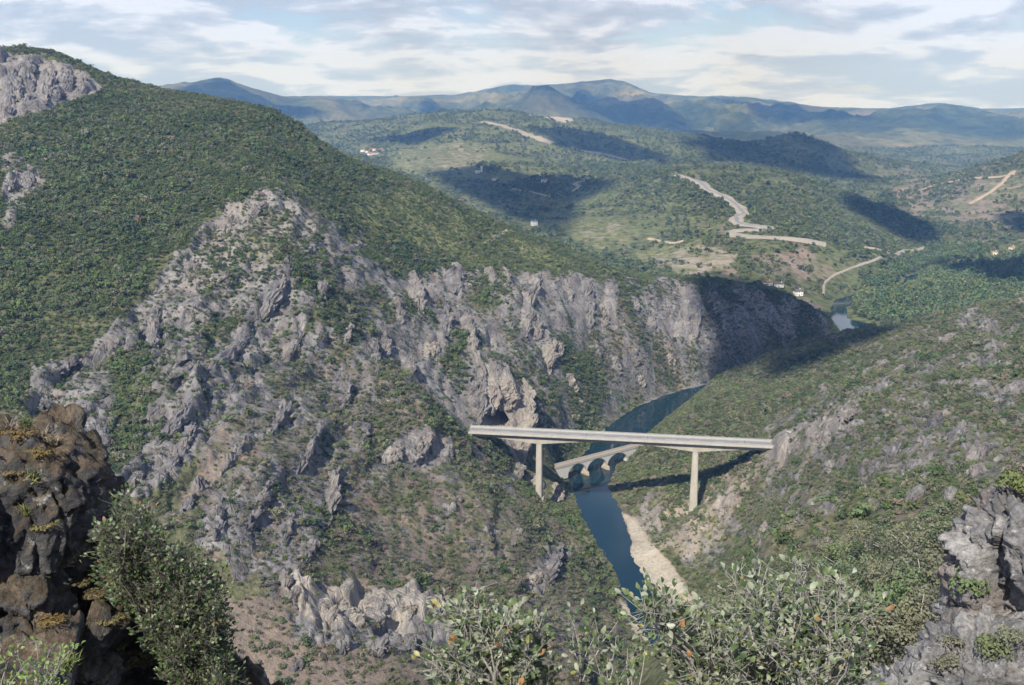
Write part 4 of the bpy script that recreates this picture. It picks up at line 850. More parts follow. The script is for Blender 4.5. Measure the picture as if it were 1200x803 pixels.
# ---------------------------------------------------------------- roads, tracks and buildings beyond the gorge
EARTH = plain('pale road cutting', (.30, .27, .23), .95, .15, .18, .5); DIRT = plain('dirt track', (.34, .275, .20), .95, .2, .15, .3); TAR = plain('grey road', (.20, .205, .22), .9, .2, .1)
CLEAR = []
def strip(name, pts, width, material, label, lift=.8, y0=900, n=None, ragged=.0, parent=None):
    H = [hit(a, b, y0) for a, b in pts]; H = [h for h in H if h is not None]
    if len(H) < 2: return None
    A = np.array(H); s = np.concatenate([[0], np.cumsum(np.linalg.norm(np.diff(A, axis=0), axis=1))]); n = n or max(12, int(s[-1] / max(6, width * .6)))
    t = np.linspace(0, s[-1], n); C = np.stack([np.interp(t, s, A[:, k]) for k in range(2)], 1)
    for _ in range(2): C[1:-1] = (C[:-2] + 2 * C[1:-1] + C[2:]) / 4
    T = np.gradient(C, axis=0); T /= np.linalg.norm(T, axis=1)[:, None] + 1e-9; Nn = np.stack([-T[:, 1], T[:, 0]], 1); rows = []
    wl = width / 2 * (1 + ragged * noise2(t / (width * 1.5), t * 0 + 3, 5) + ragged * .6 * noise2(t / (width * .5), t * 0 + 9, 6)); wr = width / 2 * (1 + ragged * noise2(t / (width * 1.5), t * 0 + 7, 8) + ragged * .6 * noise2(t / (width * .5), t * 0 + 1, 9))
    for f in (-1, -.5, 0, .5, 1):
        q = C + Nn * (np.where(f < 0, wl, wr) * f)[:, None]; z = ground_z(q[:, 0], np.maximum(q[:, 1], 20)) + lift * (1 if abs(f) < 1 else .35); rows.append(np.column_stack([q, z]))
    V = np.stack(rows, 1); idx = np.arange(n * 5).reshape(n, 5); Q = np.stack([idx[:-1, :-1], idx[:-1, 1:], idx[1:, 1:], idx[1:, :-1]], -1).reshape(-1, 4)
    o = raw_mesh(name, V.reshape(-1, 3), Q, material, True); CLEAR.append((C, width))
    if parent: o.parent = parent
    else: tag(o, label, kind='structure')
    return o
zig = [(793,206),(815,212),(830,224),(848,231),(862,240),(873,252),(862,254),(864,262),(880,266),(900,266),(905,270),(880,270),(850,272),(862,277),(895,279),(930,281),(968,287)]
strip('road_cutting', zig, 20, EARTH, 'broad pale earth cutting zigzagging down the green hill', 1.6, 900, None, .45)
strip('road', zig[1:8] + zig[8:12], 7, TAR, 'grey asphalt road in the pale zigzag cutting', 2.4, 900, 80)
for lb, w, m, pts in [
 ('pale cutting along the far green ridge', 26, EARTH, [(566,143),(590,148),(612,155),(630,163),(648,168)]),
 ('thin pale road running right along the far slope', 14, EARTH, [(670,173),(690,178),(715,183),(735,188)]),
 ('white winding dirt track above the wooded river bend', 3.2, EARTH, [(965,346),(966,332),(975,324),(990,318),(1010,310),(1024,306),(1032,302)]),
 ('pale track along the valley edge at the right', 6, EARTH, [(1012,291),(1040,297),(1060,294),(1090,290),(1130,293)]),
 ('dirt track climbing the brown hill on the right', 9, DIRT, [(1135,240),(1160,226),(1175,214),(1188,200),(1186,206)]),
 ('level dirt track across the brown hill on the right', 9, DIRT, [(1078,224),(1100,216),(1125,211),(1150,209),(1180,206)]),
 ('pale winding road in the dark part of the valley', 9, DIRT, [(664,228),(680,219),(672,216),(690,211)]),
 ('thin track through the fields of the valley', 6, DIRT, [(600,222),(625,226),(650,232)]),
 ('short track in the scrub of the valley slope', 8, DIRT, [(760,280),(790,286),(800,283)])]:
    strip('track', pts, w, m, lb, 1.6, 1000, None, .3)
strip('path', [(568,286),(582,278),(600,271)], 3.2, DIRT, 'short orange path on the green crest of the left hill', .9, 300, 24, .3)
WHITE = plain('whitewashed wall', (.72, .70, .66), .8, .5, .06); TILE = plain('clay roof tiles', (.30, .16, .10), .9, 1, .2, .5); SLATE = plain('slate roof', (.10, .105, .115), .8, 1, .15); PANE = plain('dark window', (.03, .035, .04), .2, 1, .1); WOOD = plain('brown door', (.12, .075, .045), .7)
def house(px, py, w, d, h, rz, roof, label, y0=900, tower=0):
    g = hit(px, py, y0)
    if g is None: return
    r = empty('house', (g.x, g.y, g.z - .6), rz); tag(r, label, 'house'); CLEAR.append((np.array([[g.x, g.y]]), max(w, d) * 1.7))
    bm = bmesh.new(); box(bm, -w / 2, w / 2, -d / 2, d / 2, 0, h); wl = new_obj('wall', bm, WHITE, r)
    bm = bmesh.new(); loft(bm, [[(x, -d / 2 - .4, h - .1), (x, 0, h + d * .28), (x, d / 2 + .4, h - .1), (x, d / 2 + .4, h - .3), (x, -d / 2 - .4, h - .3)] for x in (-w / 2 - .4, w / 2 + .4)]); rf = new_obj('roof', bm, roof, r)
    bm = bmesh.new(); box(bm, w * .2, w * .2 + .8, -.2, .6, h, h + d * .28 + .9); new_obj('chimney', bm, WHITE, rf)
    for k in range(max(2, int(w // 3))):
        for z in ((1.5,) if h < 4.5 else (1.5, 4.2)):
            x = -w / 2 + (k + .5) * w / max(2, int(w // 3)); bm = bmesh.new()
            if k == 1 and z < 2: box(bm, x - .5, x + .5, -d / 2 - .04, -d / 2 + .02, 0.1, 2.1); new_obj('door', bm, WOOD, r)
            else: box(bm, x - .45, x + .45, -d / 2 - .04, -d / 2 + .02, z - .1, z + 1.1); new_obj('window', bm, PANE, r)
    if tower:
        bm = bmesh.new(); box(bm, w / 2, w / 2 + 4, -2, 2, 0, tower); tw = new_obj('tower', bm, WHITE, r)
        bm = bmesh.new(); loft(bm, [[(w / 2 - .3, -2.3, tower), (w / 2 + 4.3, -2.3, tower), (w / 2 + 4.3, 2.3, tower), (w / 2 - .3, 2.3, tower)], [(w / 2 + 1.95, -.05, tower + 3), (w / 2 + 2.05, -.05, tower + 3), (w / 2 + 2.05, .05, tower + 3), (w / 2 + 1.95, .05, tower + 3)]]); new_obj('spire', bm, SLATE, tw)
house(935, 346, 9, 7, 5.6, .2, SLATE, 'white two-storey house by the trees near the river bend'); house(913, 336, 10, 6, 4, -.3, SLATE, 'low white house above the shaded ridge tip, left of the two')
house(900, 334, 8, 6, 4, .4, TILE, 'small red-roofed house at the left above the shaded ridge tip'); house(560, 203, 12, 8, 7, .1, SLATE, 'white church with a tower in the shaded valley', tower=16)
house(626, 264, 9, 7, 7, .3, SLATE, 'white house peeping over the crest of the left hill'); house(638, 214, 12, 8, 6, .2, TILE, 'white farmhouse in the middle of the dark valley'); house(580, 212, 11, 8, 6, -.2, TILE, 'white house right of the church in the valley')
house(1186, 292, 8, 6, 4, .3, TILE, 'small house at the right edge above the poplar wood'); house(1165, 298, 9, 6, 4, -.2, TILE, 'small house standing among the trees at the wood\'s upper edge')
for k, (a, b) in enumerate([(425, 178), (431, 179), (437, 177), (443, 178), (434, 182), (440, 181), (447, 177)]):
    house(a, b, 11 + k % 3 * 3, 8, 6, .15 * k, (TILE, SLATE)[k % 2], 'white village house, %s in the cluster over the left crest' % ('leftmost', 'second from left', 'third in the back row', 'fourth in the back row', 'first in the front row', 'second in the front row', 'rightmost')[k])
def off_clear(job):
    P = job[1]; m = np.ones(len(P), bool)
    for C, w in CLEAR:
        lo, hi = C.min(0) - w, C.max(0) + w; s = np.nonzero((P[:, 0] > lo[0]) & (P[:, 0] < hi[0]) & (P[:, 1] > lo[1]) & (P[:, 1] < hi[1]))[0]
        if not len(s): continue
        D = np.min(np.hypot(P[s, 0][:, None] - C[:, 0], P[s, 1][:, None] - C[:, 1]), axis=1); m[s[D < w * .6 + 1]] = False
    for k in (1, 2, 3): job[k] = job[k][m]
    scatter(*job)
def valley_trees():
    """the largest-looking trees beyond the gorge stand alone as things"""
    _, P, S, K, col, _l = far_job; px, py = to_px(P[:, 0], P[:, 1], P[:, 2]); j = np.clip(((P[:, 0] / P[:, 1] - us[0]) / (us[1] - us[0])).astype(int), 0, NU - 2); i = np.clip(np.searchsorted(vs, np.log(P[:, 1])) - 1, 0, NR - 2)
    sz = S[:, 0] / P[:, 1]; sz[~((px > 5) & (px < 1195) & VIS[i, j])] = 0
    for C, w in CLEAR: sz[np.min(np.hypot(P[:, 0][:, None] - C[:, 0], P[:, 1][:, None] - C[:, 1]), axis=1) < w] = 0
    top = np.argsort(-sz)[:120]
    for a in top:
        tone = ('green', 'pale green', 'dark green', 'mid green', 'grey olive')[K[a]]; x, y = px[a], py[a]
        w = 'by the river bend beyond the ridge tip' if x > 940 and y > 325 else 'at the edge of the poplar wood' if x > 985 else 'on the low hill under the zigzag road' if y > 280 and x > 830 else 'by the tan fields behind the left crest' if x > 720 else 'just over the crest of the left hill'
        o = bpy.data.objects.new('tree', FAR[K[a]]); COL.objects.link(o); o.location = P[a]; o.scale = S[a]; o.rotation_euler = (0, 0, rng.uniform(0, 6.28)); tag(o, tone + ' round tree ' + w, 'tree', 'trees ' + w)
    m = np.ones(len(P), bool); m[top] = False
    for k in (1, 2, 3): far_job[k] = far_job[k][m]
valley_trees(); off_clear(far_job); off_clear(pop_job)
# ---------------------------------------------------------------- the viewpoint: ledge, rocks, bushes, trees just below
from mathutils.bvhtree import BVHTree
def ledge():
    m, nt, b = mat('ledge ground'); P = pos(nt)
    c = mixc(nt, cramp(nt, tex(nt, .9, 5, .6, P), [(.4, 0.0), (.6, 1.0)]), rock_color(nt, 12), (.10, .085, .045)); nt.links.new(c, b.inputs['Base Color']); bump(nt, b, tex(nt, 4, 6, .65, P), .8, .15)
    xs = np.linspace(-24, 24, 70); ys = np.linspace(-40, 24, 90); X, Y = np.meshgrid(xs, ys)
    Z = 203.3 - .78 * np.clip(Y - 1, 0, 7) - 2.1 * np.clip(Y - 8, 0, None) + .25 * fbm(X / 2.5, Y / 2.5, 4, 15) + .5 * fbm(X / 9, Y / 9, 2, 16)
    idx = np.arange(X.size).reshape(X.shape); Q = np.stack([idx[:-1, :-1], idx[:-1, 1:], idx[1:, 1:], idx[1:, :-1]], -1).reshape(-1, 4)
    tag(raw_mesh('ground', np.stack([X, Y, Z], -1).reshape(-1, 3), Q, m, True), 'rocky ledge under the viewpoint', kind='structure')
ledge()
def near_rock_material(name, moss, tone=1.0):
    m, nt, b = mat(name); P = pos(nt); L = nt.links.new
    g = cramp(nt, tex(nt, 1.6, 7, .65, P), [(.28, (.07 * tone, .07 * tone, .075 * tone)), (.48, (.17 * tone, .165 * tone, .165 * tone)), (.62, (.26 * tone, .25 * tone, .24 * tone)), (.78, (.42 * tone, .40 * tone, .38 * tone))])
    g = mixc(nt, cramp(nt, tex(nt, .9, 5, .6, pos(nt, (1, 1, .6), (.4, 0, 0))), [(.54, 0.0), (.70, .7)]), g, (.24, .18, .14))
    g = mixc(nt, cramp(nt, tex(nt, 7, 5, .7, P), [(.60, 0.0), (.70, .85)]), g, (.46, .45, .41))           # lichen
    g = mixc(nt, 1.0, g, cramp(nt, tex(nt, 14, 5, .65, P), [(.3, .55), (.6, 1.15)]), 'MULTIPLY')
    if moss:
        ge = nn(nt, 'ShaderNodeNewGeometry'); sx = nn(nt, 'ShaderNodeSeparateXYZ'); L(ge.outputs['Normal'], sx.inputs[0])
        up = mth(nt, 'ADD', mth(nt, 'MULTIPLY', sx.outputs[2], .5), mth(nt, 'MULTIPLY', tex(nt, 2.6, 6, .68, P), .9))
        f = cramp(nt, up, [(.66, 0.0), (.80, moss)])
        mc = cramp(nt, tex(nt, 3.2, 5, .65, P), [(.30, (.10, .052, .026)), (.45, (.075, .062, .034)), (.55, (.15, .10, .06)), (.70, (.25, .20, .14))])
        mc = mixc(nt, 1.0, mc, cramp(nt, tex(nt, 26, 4, .7, P), [(.3, .45), (.65, 1.3)]), 'MULTIPLY'); g = mixc(nt, f, g, mc)
    L(g, b.inputs['Base Color']); b.inputs['Roughness'].default_value = .95
    bump(nt, b, mth(nt, 'ADD', tex(nt, 9, 7, .7, P), mth(nt, 'MULTIPLY', tex(nt, 34, 4, .7, P), .3)), .9, .09); return m
def rock_mass(name, lumps, voxel, seed, material, label, amp=1.0):
    bm = bmesh.new()
    for c, r, e in lumps:
        t = bmesh.new(); bmesh.ops.create_icosphere(t, subdivisions=4, radius=1)
        for v in t.verts:                     # square the balls off into blocks
            p = v.co; k = (abs(p.x) ** 4 + abs(p.y) ** 4 + abs(p.z) ** 4) ** .25; v.co = p / (k ** .75)
        M = Matrix.Translation(c) @ Euler(e).to_matrix().to_4x4() @ Matrix.Diagonal((*r, 1)); t.transform(M)
        me = bpy.data.meshes.new('tmp'); t.to_mesh(me); t.free(); bm.from_mesh(me); bpy.data.meshes.remove(me)
    me = bpy.data.meshes.new(name); bm.to_mesh(me); bm.free(); o = bpy.data.objects.new(name, me); COL.objects.link(o)
    md = o.modifiers.new('r', 'REMESH'); md.mode = 'VOXEL'; md.voxel_size = voxel
    me2 = bpy.data.meshes.new_from_object(o.evaluated_get(bpy.context.evaluated_depsgraph_get())); o.modifiers.clear(); o.data = me2; bpy.data.meshes.remove(me); me2.name = name
    n = len(me2.vertices); co = np.empty(n * 3, np.float32); me2.vertices.foreach_get('co', co); co = co.reshape(-1, 3); nr = np.empty(n * 3, np.float32); me2.vertices.foreach_get('normal', nr); nr = nr.reshape(-1, 3)
    q = co + .35 * np.stack([noise3(co * .8, seed + 40 + i) for i in range(3)], 1)
    h = .26 * fbm3(q * np.array([.9, .9, .55]), 3, seed, .5, True) + .13 * fbm3(q * np.array([2.6, 2.6, 1.6]), 4, seed + 3, .55, True) + .035 * fbm3(q * 9, 3, seed + 5, .6)
    f1, j1 = worley3(q * np.array([1.5, 1.5, .9]), seed + 9); f2, j2 = worley3(q * np.array([4.2, 4.2, 2.8]), seed + 10); f3, j3 = worley3(q * 11, seed + 12)
    h = .35 * h + .24 * f1 + .12 * f2 + .05 * f3 - .045 * sstep(.07, 0, j1) - .02 * sstep(.08, 0, j2) + .07
    co = co + nr * ((h - .12) * amp)[:, None].astype(np.float32); me2.vertices.foreach_set('co', co.ravel()); me2.update()
    me2.polygons.foreach_set('use_smooth', np.ones(len(me2.polygons), bool)); me2.materials.clear(); me2.materials.append(material); tag(o, label, 'rock'); return o
V3 = Vector
MOSSY = near_rock_material('mossy grey rock', .7, .5); BARE = near_rock_material('bare grey limestone', 0, 1.25)
ROCK_L = rock_mass('rock_outcrop', [(V3((-4.25, 7.7, 201.65)), (.72, .7, .8), (.1, .1, .3)), (V3((-4.85, 7.2, 202.1)), (.75, .6, .45), (0, .15, .2)), (V3((-4.2, 7.3, 200.8)), (.62, .6, .8), (.2, 0, .5)), (V3((-3.55, 6.7, 200.35)), (.55, .6, .9), (0, .35, .4)),
  (V3((-3.05, 6.5, 199.5)), (.6, .6, 1.1), (.1, .25, .1)), (V3((-4.0, 6.3, 200.1)), (.8, .7, 1.0), (0, .1, .6)), (V3((-3.5, 7.3, 198.2)), (1.7, 1.3, 2.2), (0, 0, 0)), (V3((-2.6, 7.4, 198.6)), (.6, .6, 1.0), (0, .2, .2))], .021, 3, MOSSY, 'dark mossy rock outcrop in the left foreground', .9)
ROCK_R = rock_mass('rock_outcrop', [(V3((7.6, 13.4, 198.3)), (.75, .9, 1.45), (.05, -.12, .3)), (V3((8.7, 13.6, 198.2)), (1.2, 1.1, 1.4), (0, .1, .2)), (V3((7.3, 12.9, 196.5)), (1.3, 1.0, 1.5), (.1, -.25, .2)), (V3((8.6, 12.8, 196.5)), (1.3, 1.0, 1.7), (0, 0, .5)), (V3((6.5, 12.9, 195.4)), (1.1, .9, 1.5), (0, -.3, 0)), (V3((7.8, 13.4, 193.5)), (2.4, 1.8, 3.2), (0, 0, 0))], .036, 11, BARE, 'pointed bare grey limestone rock at the right edge', 1.2)
def bvh_of(o): return BVHTree.FromObject(o, bpy.context.evaluated_depsgraph_get())
bpy.context.view_layer.update(); BV_L, BV_R = bvh_of(ROCK_L), bvh_of(ROCK_R)
def on_rock(bv, px, py):
    a, b, c = ray(px, py); loc, n, i, d = bv.ray_cast(V3((0, 0, CAMZ)), V3((float(a), float(b), float(c))).normalized()); return loc, n
# leaves of the near bushes: green above, grey felt below
def two_side(name, top, under, rough=.45):
    m, nt, b = mat(name); g = nn(nt, 'ShaderNodeNewGeometry'); oi = nn(nt, 'ShaderNodeObjectInfo'); at = nn(nt, 'ShaderNodeAttribute', attribute_name='tone')
    c = mixc(nt, g.outputs['Backfacing'], top, under); c = mixc(nt, 1.0, c, cramp(nt, tex(nt, 8, 3, .6, pos(nt)), [(.25, .55), (.75, 1.45)]), 'MULTIPLY')
    nt.links.new(c, b.inputs['Base Color']); b.inputs['Roughness'].default_value = rough; b.inputs['Specular IOR Level'].default_value = .4
    t = nn(nt, 'ShaderNodeBsdfTranslucent'); nt.links.new(c, t.inputs[0]); mx = nn(nt, 'ShaderNodeMixShader'); mx.inputs[0].default_value = .18; out = nt.nodes['Material Output']
    nt.links.new(b.outputs[0], mx.inputs[1]); nt.links.new(t.outputs[0], mx.inputs[2]); nt.links.new(mx.outputs[0], out.inputs[0]); return m
LF = [two_side('oak leaf green', (.115, .150, .065), (.32, .34, .25)), two_side('oak leaf grey', (.25, .275, .185), (.40, .41, .33), .6), two_side('oak leaf dark', (.060, .092, .036), (.24, .26, .18), .35), two_side('oak leaf yellow', (.26, .25, .09), (.34, .32, .20)), two_side('oak leaf brown', (.30, .15, .06), (.30, .20, .12))]
LW = [.38, .30, .27, .04, .01]
LIGHTG = [two_side('spring leaf', (.13, .20, .05), (.20, .26, .11)), two_side('spring leaf pale', (.18, .25, .08), (.24, .29, .14))]
TWIG = plain('pale grey twig', (.36, .335, .30), .9, 30, .2, .4)
def leaf_shape(kind):
    """unit leaf along +x, cupped, with a spiny edge"""
    W = [.02, .22, .29, .24, .13, .01] if kind == 0 else [.02, .16, .25, .27, .18, .01]; V, Q = [], []
    for i, w in enumerate(W):
        x = i / 5; z = (.10, .16, -.08)[kind] * math.sin(math.pi * x); sp = 1 + (.14 if i in (2, 4) else 0)
        V += [(x, -w * sp, z + w * .35), (x, 0, z), (x, w * sp, z + w * .35)]
    for i in range(5):
        a = 3 * i; Q += [(a, a + 3, a + 4, a + 1), (a + 1, a + 4, a + 5, a + 2)]
    return np.array(V), np.array(Q)
LSH = [leaf_shape(k) for k in range(3)]
LEAF_ME = {}
def leaf_mesh(k, m):
    if (k, m.name) not in LEAF_ME:
        o = raw_mesh('leaf', *LSH[k], m, True); LEAF_ME[(k, m.name)] = o.data; bpy.data.objects.remove(o)
    return LEAF_ME[(k, m.name)]
def tube(bmv, bmf, pts, r0, r1, k=5):
    base = len(bmv); n = len(pts)
    for i, p in enumerate(pts):
        T = (pts[min(i + 1, n - 1)] - pts[max(i - 1, 0)]).normalized(); U = T.orthogonal().normalized(); W = T.cross(U); r = r0 + (r1 - r0) * i / (n - 1)
        for j in range(k): a = 2 * math.pi * j / k; bmv.append(p + U * (r * math.cos(a)) + W * (r * math.sin(a)))
    for i in range(n - 1):
        for j in range(k): a = base + i * k; bmf.append((a + j, a + (j + 1) % k, a + k + (j + 1) % k, a + k + j))
def curve(a, b, g, sag=.12, n=7):
    d = (b - a); L = d.length; c1 = a + d * .4 + V3(g.normal(0, sag * L, 3)); pts = []
    for i in range(n):
        t = i / (n - 1); p = a.lerp(c1, t).lerp(c1.lerp(b, t), t); pts.append(p + V3(g.normal(0, .012 * L, 3)) * (0 < i < n - 1))
    return pts
def grow(name, label, cat, root, targets, leaf_len, per, nobj, mats, wts, seed, r0=.022, shoot=.22, spread=.06, twig_mat=None, group=None, bare=.0, nst=None, lazy=.5):
    g = np.random.default_rng(seed); e = empty(name, root); tag(e, label, cat, group); bv, bf = [], []; leaves = []
    T = np.array([tuple(t) for t in targets]); ns = nst or max(2, int(len(T) ** .5)); cen = T[g.choice(len(T), ns, replace=False)]
    for _ in range(6):
        own = np.argmin(((T[:, None] - cen) ** 2).sum(2), 1); cen = np.array([T[own == k].mean(0) if (own == k).any() else cen[k] for k in range(ns)])
    for k in range(ns):
        mem = [V3(t) for t in T[own == k]]
        if not mem: continue
        hub = root.lerp(V3(cen[k]), .74) + V3(g.normal(0, .03, 3)); st = curve(root, hub, g, .08); tube(bv, bf, st, r0, r0 * .45)
        for t in mem:
            br = curve(hub, t, g, .10); tube(bv, bf, br, r0 * .42, r0 * .10, 4)
            if g.uniform() < bare: continue
            L = sum((br[i + 1] - br[i]).length for i in range(len(br) - 1)); m = max(2, int(per * g.uniform(.6, 1.4)))
            d0 = (br[-1] - br[-3]).normalized()
            for _ in range(m):
                back = g.uniform(0, 1) ** 1.4 * min(shoot, L * .8); f = max(0, 1 - back / L) * (len(br) - 1); i = min(int(f), len(br) - 2); p = br[i].lerp(br[i + 1], f - i)
                off = V3(g.normal(0, 1, 3)).normalized(); side = (d0 * .55 + off + V3((0, 0, .25))).normalized(); q = p + off * (spread * g.uniform(0, 1))
                if (q - p).length > .03: tube(bv, bf, [p, q], r0 * .07, r0 * .05, 3)
                up = (V3((0, -.3, 1)) + V3(g.normal(0, .55, 3))).normalized(); y = up.cross(side)
                if y.length < .05: continue
                y.normalize(); z = side.cross(y); s = leaf_len * g.uniform(.65, 1.25); M = Matrix((side, y, z)).transposed().to_4x4(); leaves.append((q, M, s, g.integers(0, 3), g.choice(len(mats), p=wts)))
    vo = np.array([tuple(v - root) for v in bv]); o = raw_mesh('branches', vo, np.array(bf), twig_mat or TWIG, True); o.parent = e
    def vis(l): px, py = to_px(l[0].x, l[0].y, l[0].z); return -(l[2] / l[0].length) if (0 < px < 1200 and 0 < py < 803) else 0
    leaves.sort(key=vis)
    for q, M, s, k, mi in leaves[:nobj]:
        lo = bpy.data.objects.new('leaf', leaf_mesh(k, mats[mi])); COL.objects.link(lo); lo.parent = e; lo.matrix_basis = Matrix.Translation(q - root) @ M @ Matrix.Scale(s, 4)
    rest = leaves[nobj:]
    if rest:
        V, Q, MI, b0 = [], [], [], 0
        for q, M, s, k, mi in rest:
            v, f = LSH[k]; R = np.array(M.to_3x3()); V.append((v * s) @ R.T + np.array(q - root)); Q.append(f + b0); MI += [mi] * len(f); b0 += len(v)
        o = raw_mesh('foliage', np.concatenate(V), np.concatenate(Q), None, True); o.parent = e; o['kind'] = 'stuff'
        for m in mats: o.data.materials.append(m)
        o.data.polygons.foreach_set('material_index', np.array(MI, np.int32))
    return e
def inside(poly, n, g):
    P = np.array(poly, float); out = []
    while len(out) < n:
        q = g.uniform(P.min(0), P.max(0), (400, 2)); out += [tuple(x) for x in q[poly_sd(q[:, 0], q[:, 1], P) < 0]]
    return out[:n]
g = np.random.default_rng(21)
def px_targets(poly, n, y0, y1): return [V3(at_y(a, b, g.uniform(y0, y1))) for a, b in inside(poly, n, g)]
# middle bush, its sparse neighbour and the big bush on the right
tg = px_targets([(506,720),(528,700),(545,690),(560,686),(574,700),(600,716),(628,720),(632,745),(645,775),(655,800),(655,830),(525,830),(520,790),(530,760),(545,735),(530,728)], 70, 4.0, 4.7) + [V3(at_y(a, b, 4.3)) for a, b in [(512,716),(520,708),(558,684),(547,700),(503,760),(505,775),(600,712),(636,722)]]
grow('oak_bush', 'small grey-leaved oak bush at the bottom centre of the picture', 'bush', V3(at_y(600, 1010, 4.3)), tg, .042, 32, 300, LF, LW, 31, shoot=.30, spread=.11)
tg = [V3(at_y(a, b, g.uniform(4.2, 4.7))) for a, b in [(668,722),(672,716),(697,722),(700,735),(722,745),(735,760),(712,770),(745,770),(690,760),(705,790),(725,795),(742,792),(662,745),(755,755),(728,722),(676,770)]]
grow('oak_sprig', 'sparse bare-twigged oak shoots between the two oak bushes', 'bush', V3(at_y(715, 1000, 4.4)), tg, .040, 12, 150, LF, LW, 33, bare=.15, r0=.012, spread=.08)
tg = px_targets([(740,706),(760,696),(786,698),(800,716),(835,700),(850,682),(880,672),(905,668),(930,660),(960,662),(985,680),(1000,700),(1020,705),(1020,730),(1005,760),(1015,800),(1005,840),(790,840),(785,790),(790,760),(795,735),(750,722)], 180, 4.1, 5.2) + [V3(at_y(a, b, 4.5)) for a, b in [(742,700),(755,694),(775,694),(790,700),(950,655),(935,657),(985,672),(1015,702),(1024,712),(868,668),(858,676),(900,662)]]
grow('oak_bush', 'large grey-leaved oak bush at the bottom right of centre', 'bush', V3(at_y(890, 1020, 4.7)), tg, .043, 34, 300, LF, LW, 35, r0=.022, shoot=.34, spread=.13)
# left: dark oak beside the rock, and a light green shrub in the corner
tg = px_targets([(135,580),(150,575),(170,600),(190,640),(235,650),(262,690),(270,740),(275,790),(255,830),(205,830),(190,770),(160,715),(125,685),(108,640),(118,615)], 260, 6.9, 7.9)
grow('holm_oak', 'dense dark holm oak growing behind the mossy rock', 'tree', V3((-2.55, 7.5, 198.7)), tg, .040, 72, 0, LF, [.32, .02, .64, .01, .01], 37, r0=.024, shoot=.34, spread=.14, twig_mat=BARK)
tg = px_targets([(-40,745),(0,735),(30,738),(60,745),(92,760),(95,780),(85,830),(-40,840)], 46, 4.9, 5.5)
grow('green_shrub', 'light green leafy shrub in the bottom left corner', 'bush', V3(at_y(0, 980, 5.2)), tg, .030, 16, 0, LIGHTG, [.6, .4], 39, r0=.014)
# cushions, tufts and small plants on the rocks
TUFT = leaf_material('dry grass blades', (.24, .205, .135), (.32, .28, .19), k=2.0); TUFG = leaf_material('green grass blades', (.13, .16, .05), (.2, .22, .08), k=2.0); MOSS = leaf_material('moss', (.11, .085, .035), (.16, .12, .05), k=4.0)
def tuft(bv, px, py, size, m, seed, label, group, n=70):
    loc, nr = on_rock(bv, px, py)
    if loc is None: return
    g2 = np.random.default_rng(seed); V, Q = [], []
    for i in range(n):
        b = g2.normal(0, .22, 3) * size; b[2] = -.05 * size; d = g2.normal(0, .45, 3); d[2] = 1; d /= np.linalg.norm(d); h = size * g2.uniform(.6, 1.2); s = np.cross(d, g2.normal(size=3)); s /= np.linalg.norm(s); s *= size * .035; k = b + d * h * .6; tip = b + d * h + np.array([d[0], d[1], -.5]) * h * .35; o = len(V)
        V += [b - s, b + s, k + s * .7, k - s * .7, tip]; Q += [(o, o + 1, o + 2, o + 3)]; Q += [(o + 3, o + 2, o + 4, o + 4)]
    me = bpy.data.meshes.new('grass_tuft'); me.from_pydata([tuple(v) for v in V], [], [q if q[2] != q[3] else q[:3] for q in Q]); me.materials.append(m)
    o = bpy.data.objects.new('grass_tuft', me); COL.objects.link(o); o.location = loc; up = (nr * .5 + V3((0, -.1, 1))).normalized(); o.rotation_mode = 'QUATERNION'; o.rotation_quaternion = up.to_track_quat('Z', 'Y'); tag(o, label, 'grass', group)
for k, (a, b, s, m) in enumerate([(12,505,.12,TUFT),(30,498,.10,TUFG),(52,512,.11,TUFT),(40,560,.13,TUFG),(62,520,.10,TUFT),(30,600,.10,TUFG),(75,660,.14,TUFT),(95,650,.12,TUFT),(120,690,.10,TUFT),(150,720,.12,TUFG),(185,740,.14,TUFT),(140,760,.12,TUFG),(170,780,.11,TUFT),(80,780,.13,TUFG),(195,770,.12,TUFT),(120,660,.1,TUFG)]):
    tuft(BV_L, a, b, s, m, 60 + k, 'tuft of dry grass on the mossy left rock' if m is TUFT else 'tuft of green grass on the mossy left rock', 'dry tufts on the left rock' if m is TUFT else 'green tufts on the left rock')
def small_plant(bv, px, py, d, me, name, label, cat, group=None, sink=.1, flat=1.0):
    loc, nr = on_rock(bv, px, py)
    if loc is None: return
    o = bpy.data.objects.new(name, me); COL.objects.link(o); o.location = loc - nr * (sink * d); o.scale = (d, d, d * flat); o.rotation_euler = (0, 0, px); tag(o, label, cat, group)
PL = clump_mesh('rock_plant_a', 420, 701, L_BRIGHT, 8, .9, .10); PL2 = clump_mesh('rock_plant_b', 420, 702, L_OLIVE, 8, .8, .09); CU = clump_mesh('moss_a', 500, 703, MOSS, 7, .5, .09, .5, stem=False)
for a, b, d, me, lb in [(1138,706,.55,PL,'bright green little bush in the cleft of the right rock'),(1112,694,.32,PL,'small green plant left of the cleft on the right rock'),(1155,775,.45,PL,'low green plant near the foot of the right rock'),(1120,765,.35,PL2,'grey-green plant left of the low plant on the right rock'),(1180,760,.35,PL2,'grey-green plant at the right edge of the right rock'),(1092,712,.4,PL,'green plant at the left foot of the right rock'),(1108,785,.35,PL2,'dry plant at the bottom of the right rock'),(1196,585,.5,PL,'green shrub on top of the right rock')]:
    small_plant(BV_R, a, b, d, me, 'rock_plant', lb, 'plant')
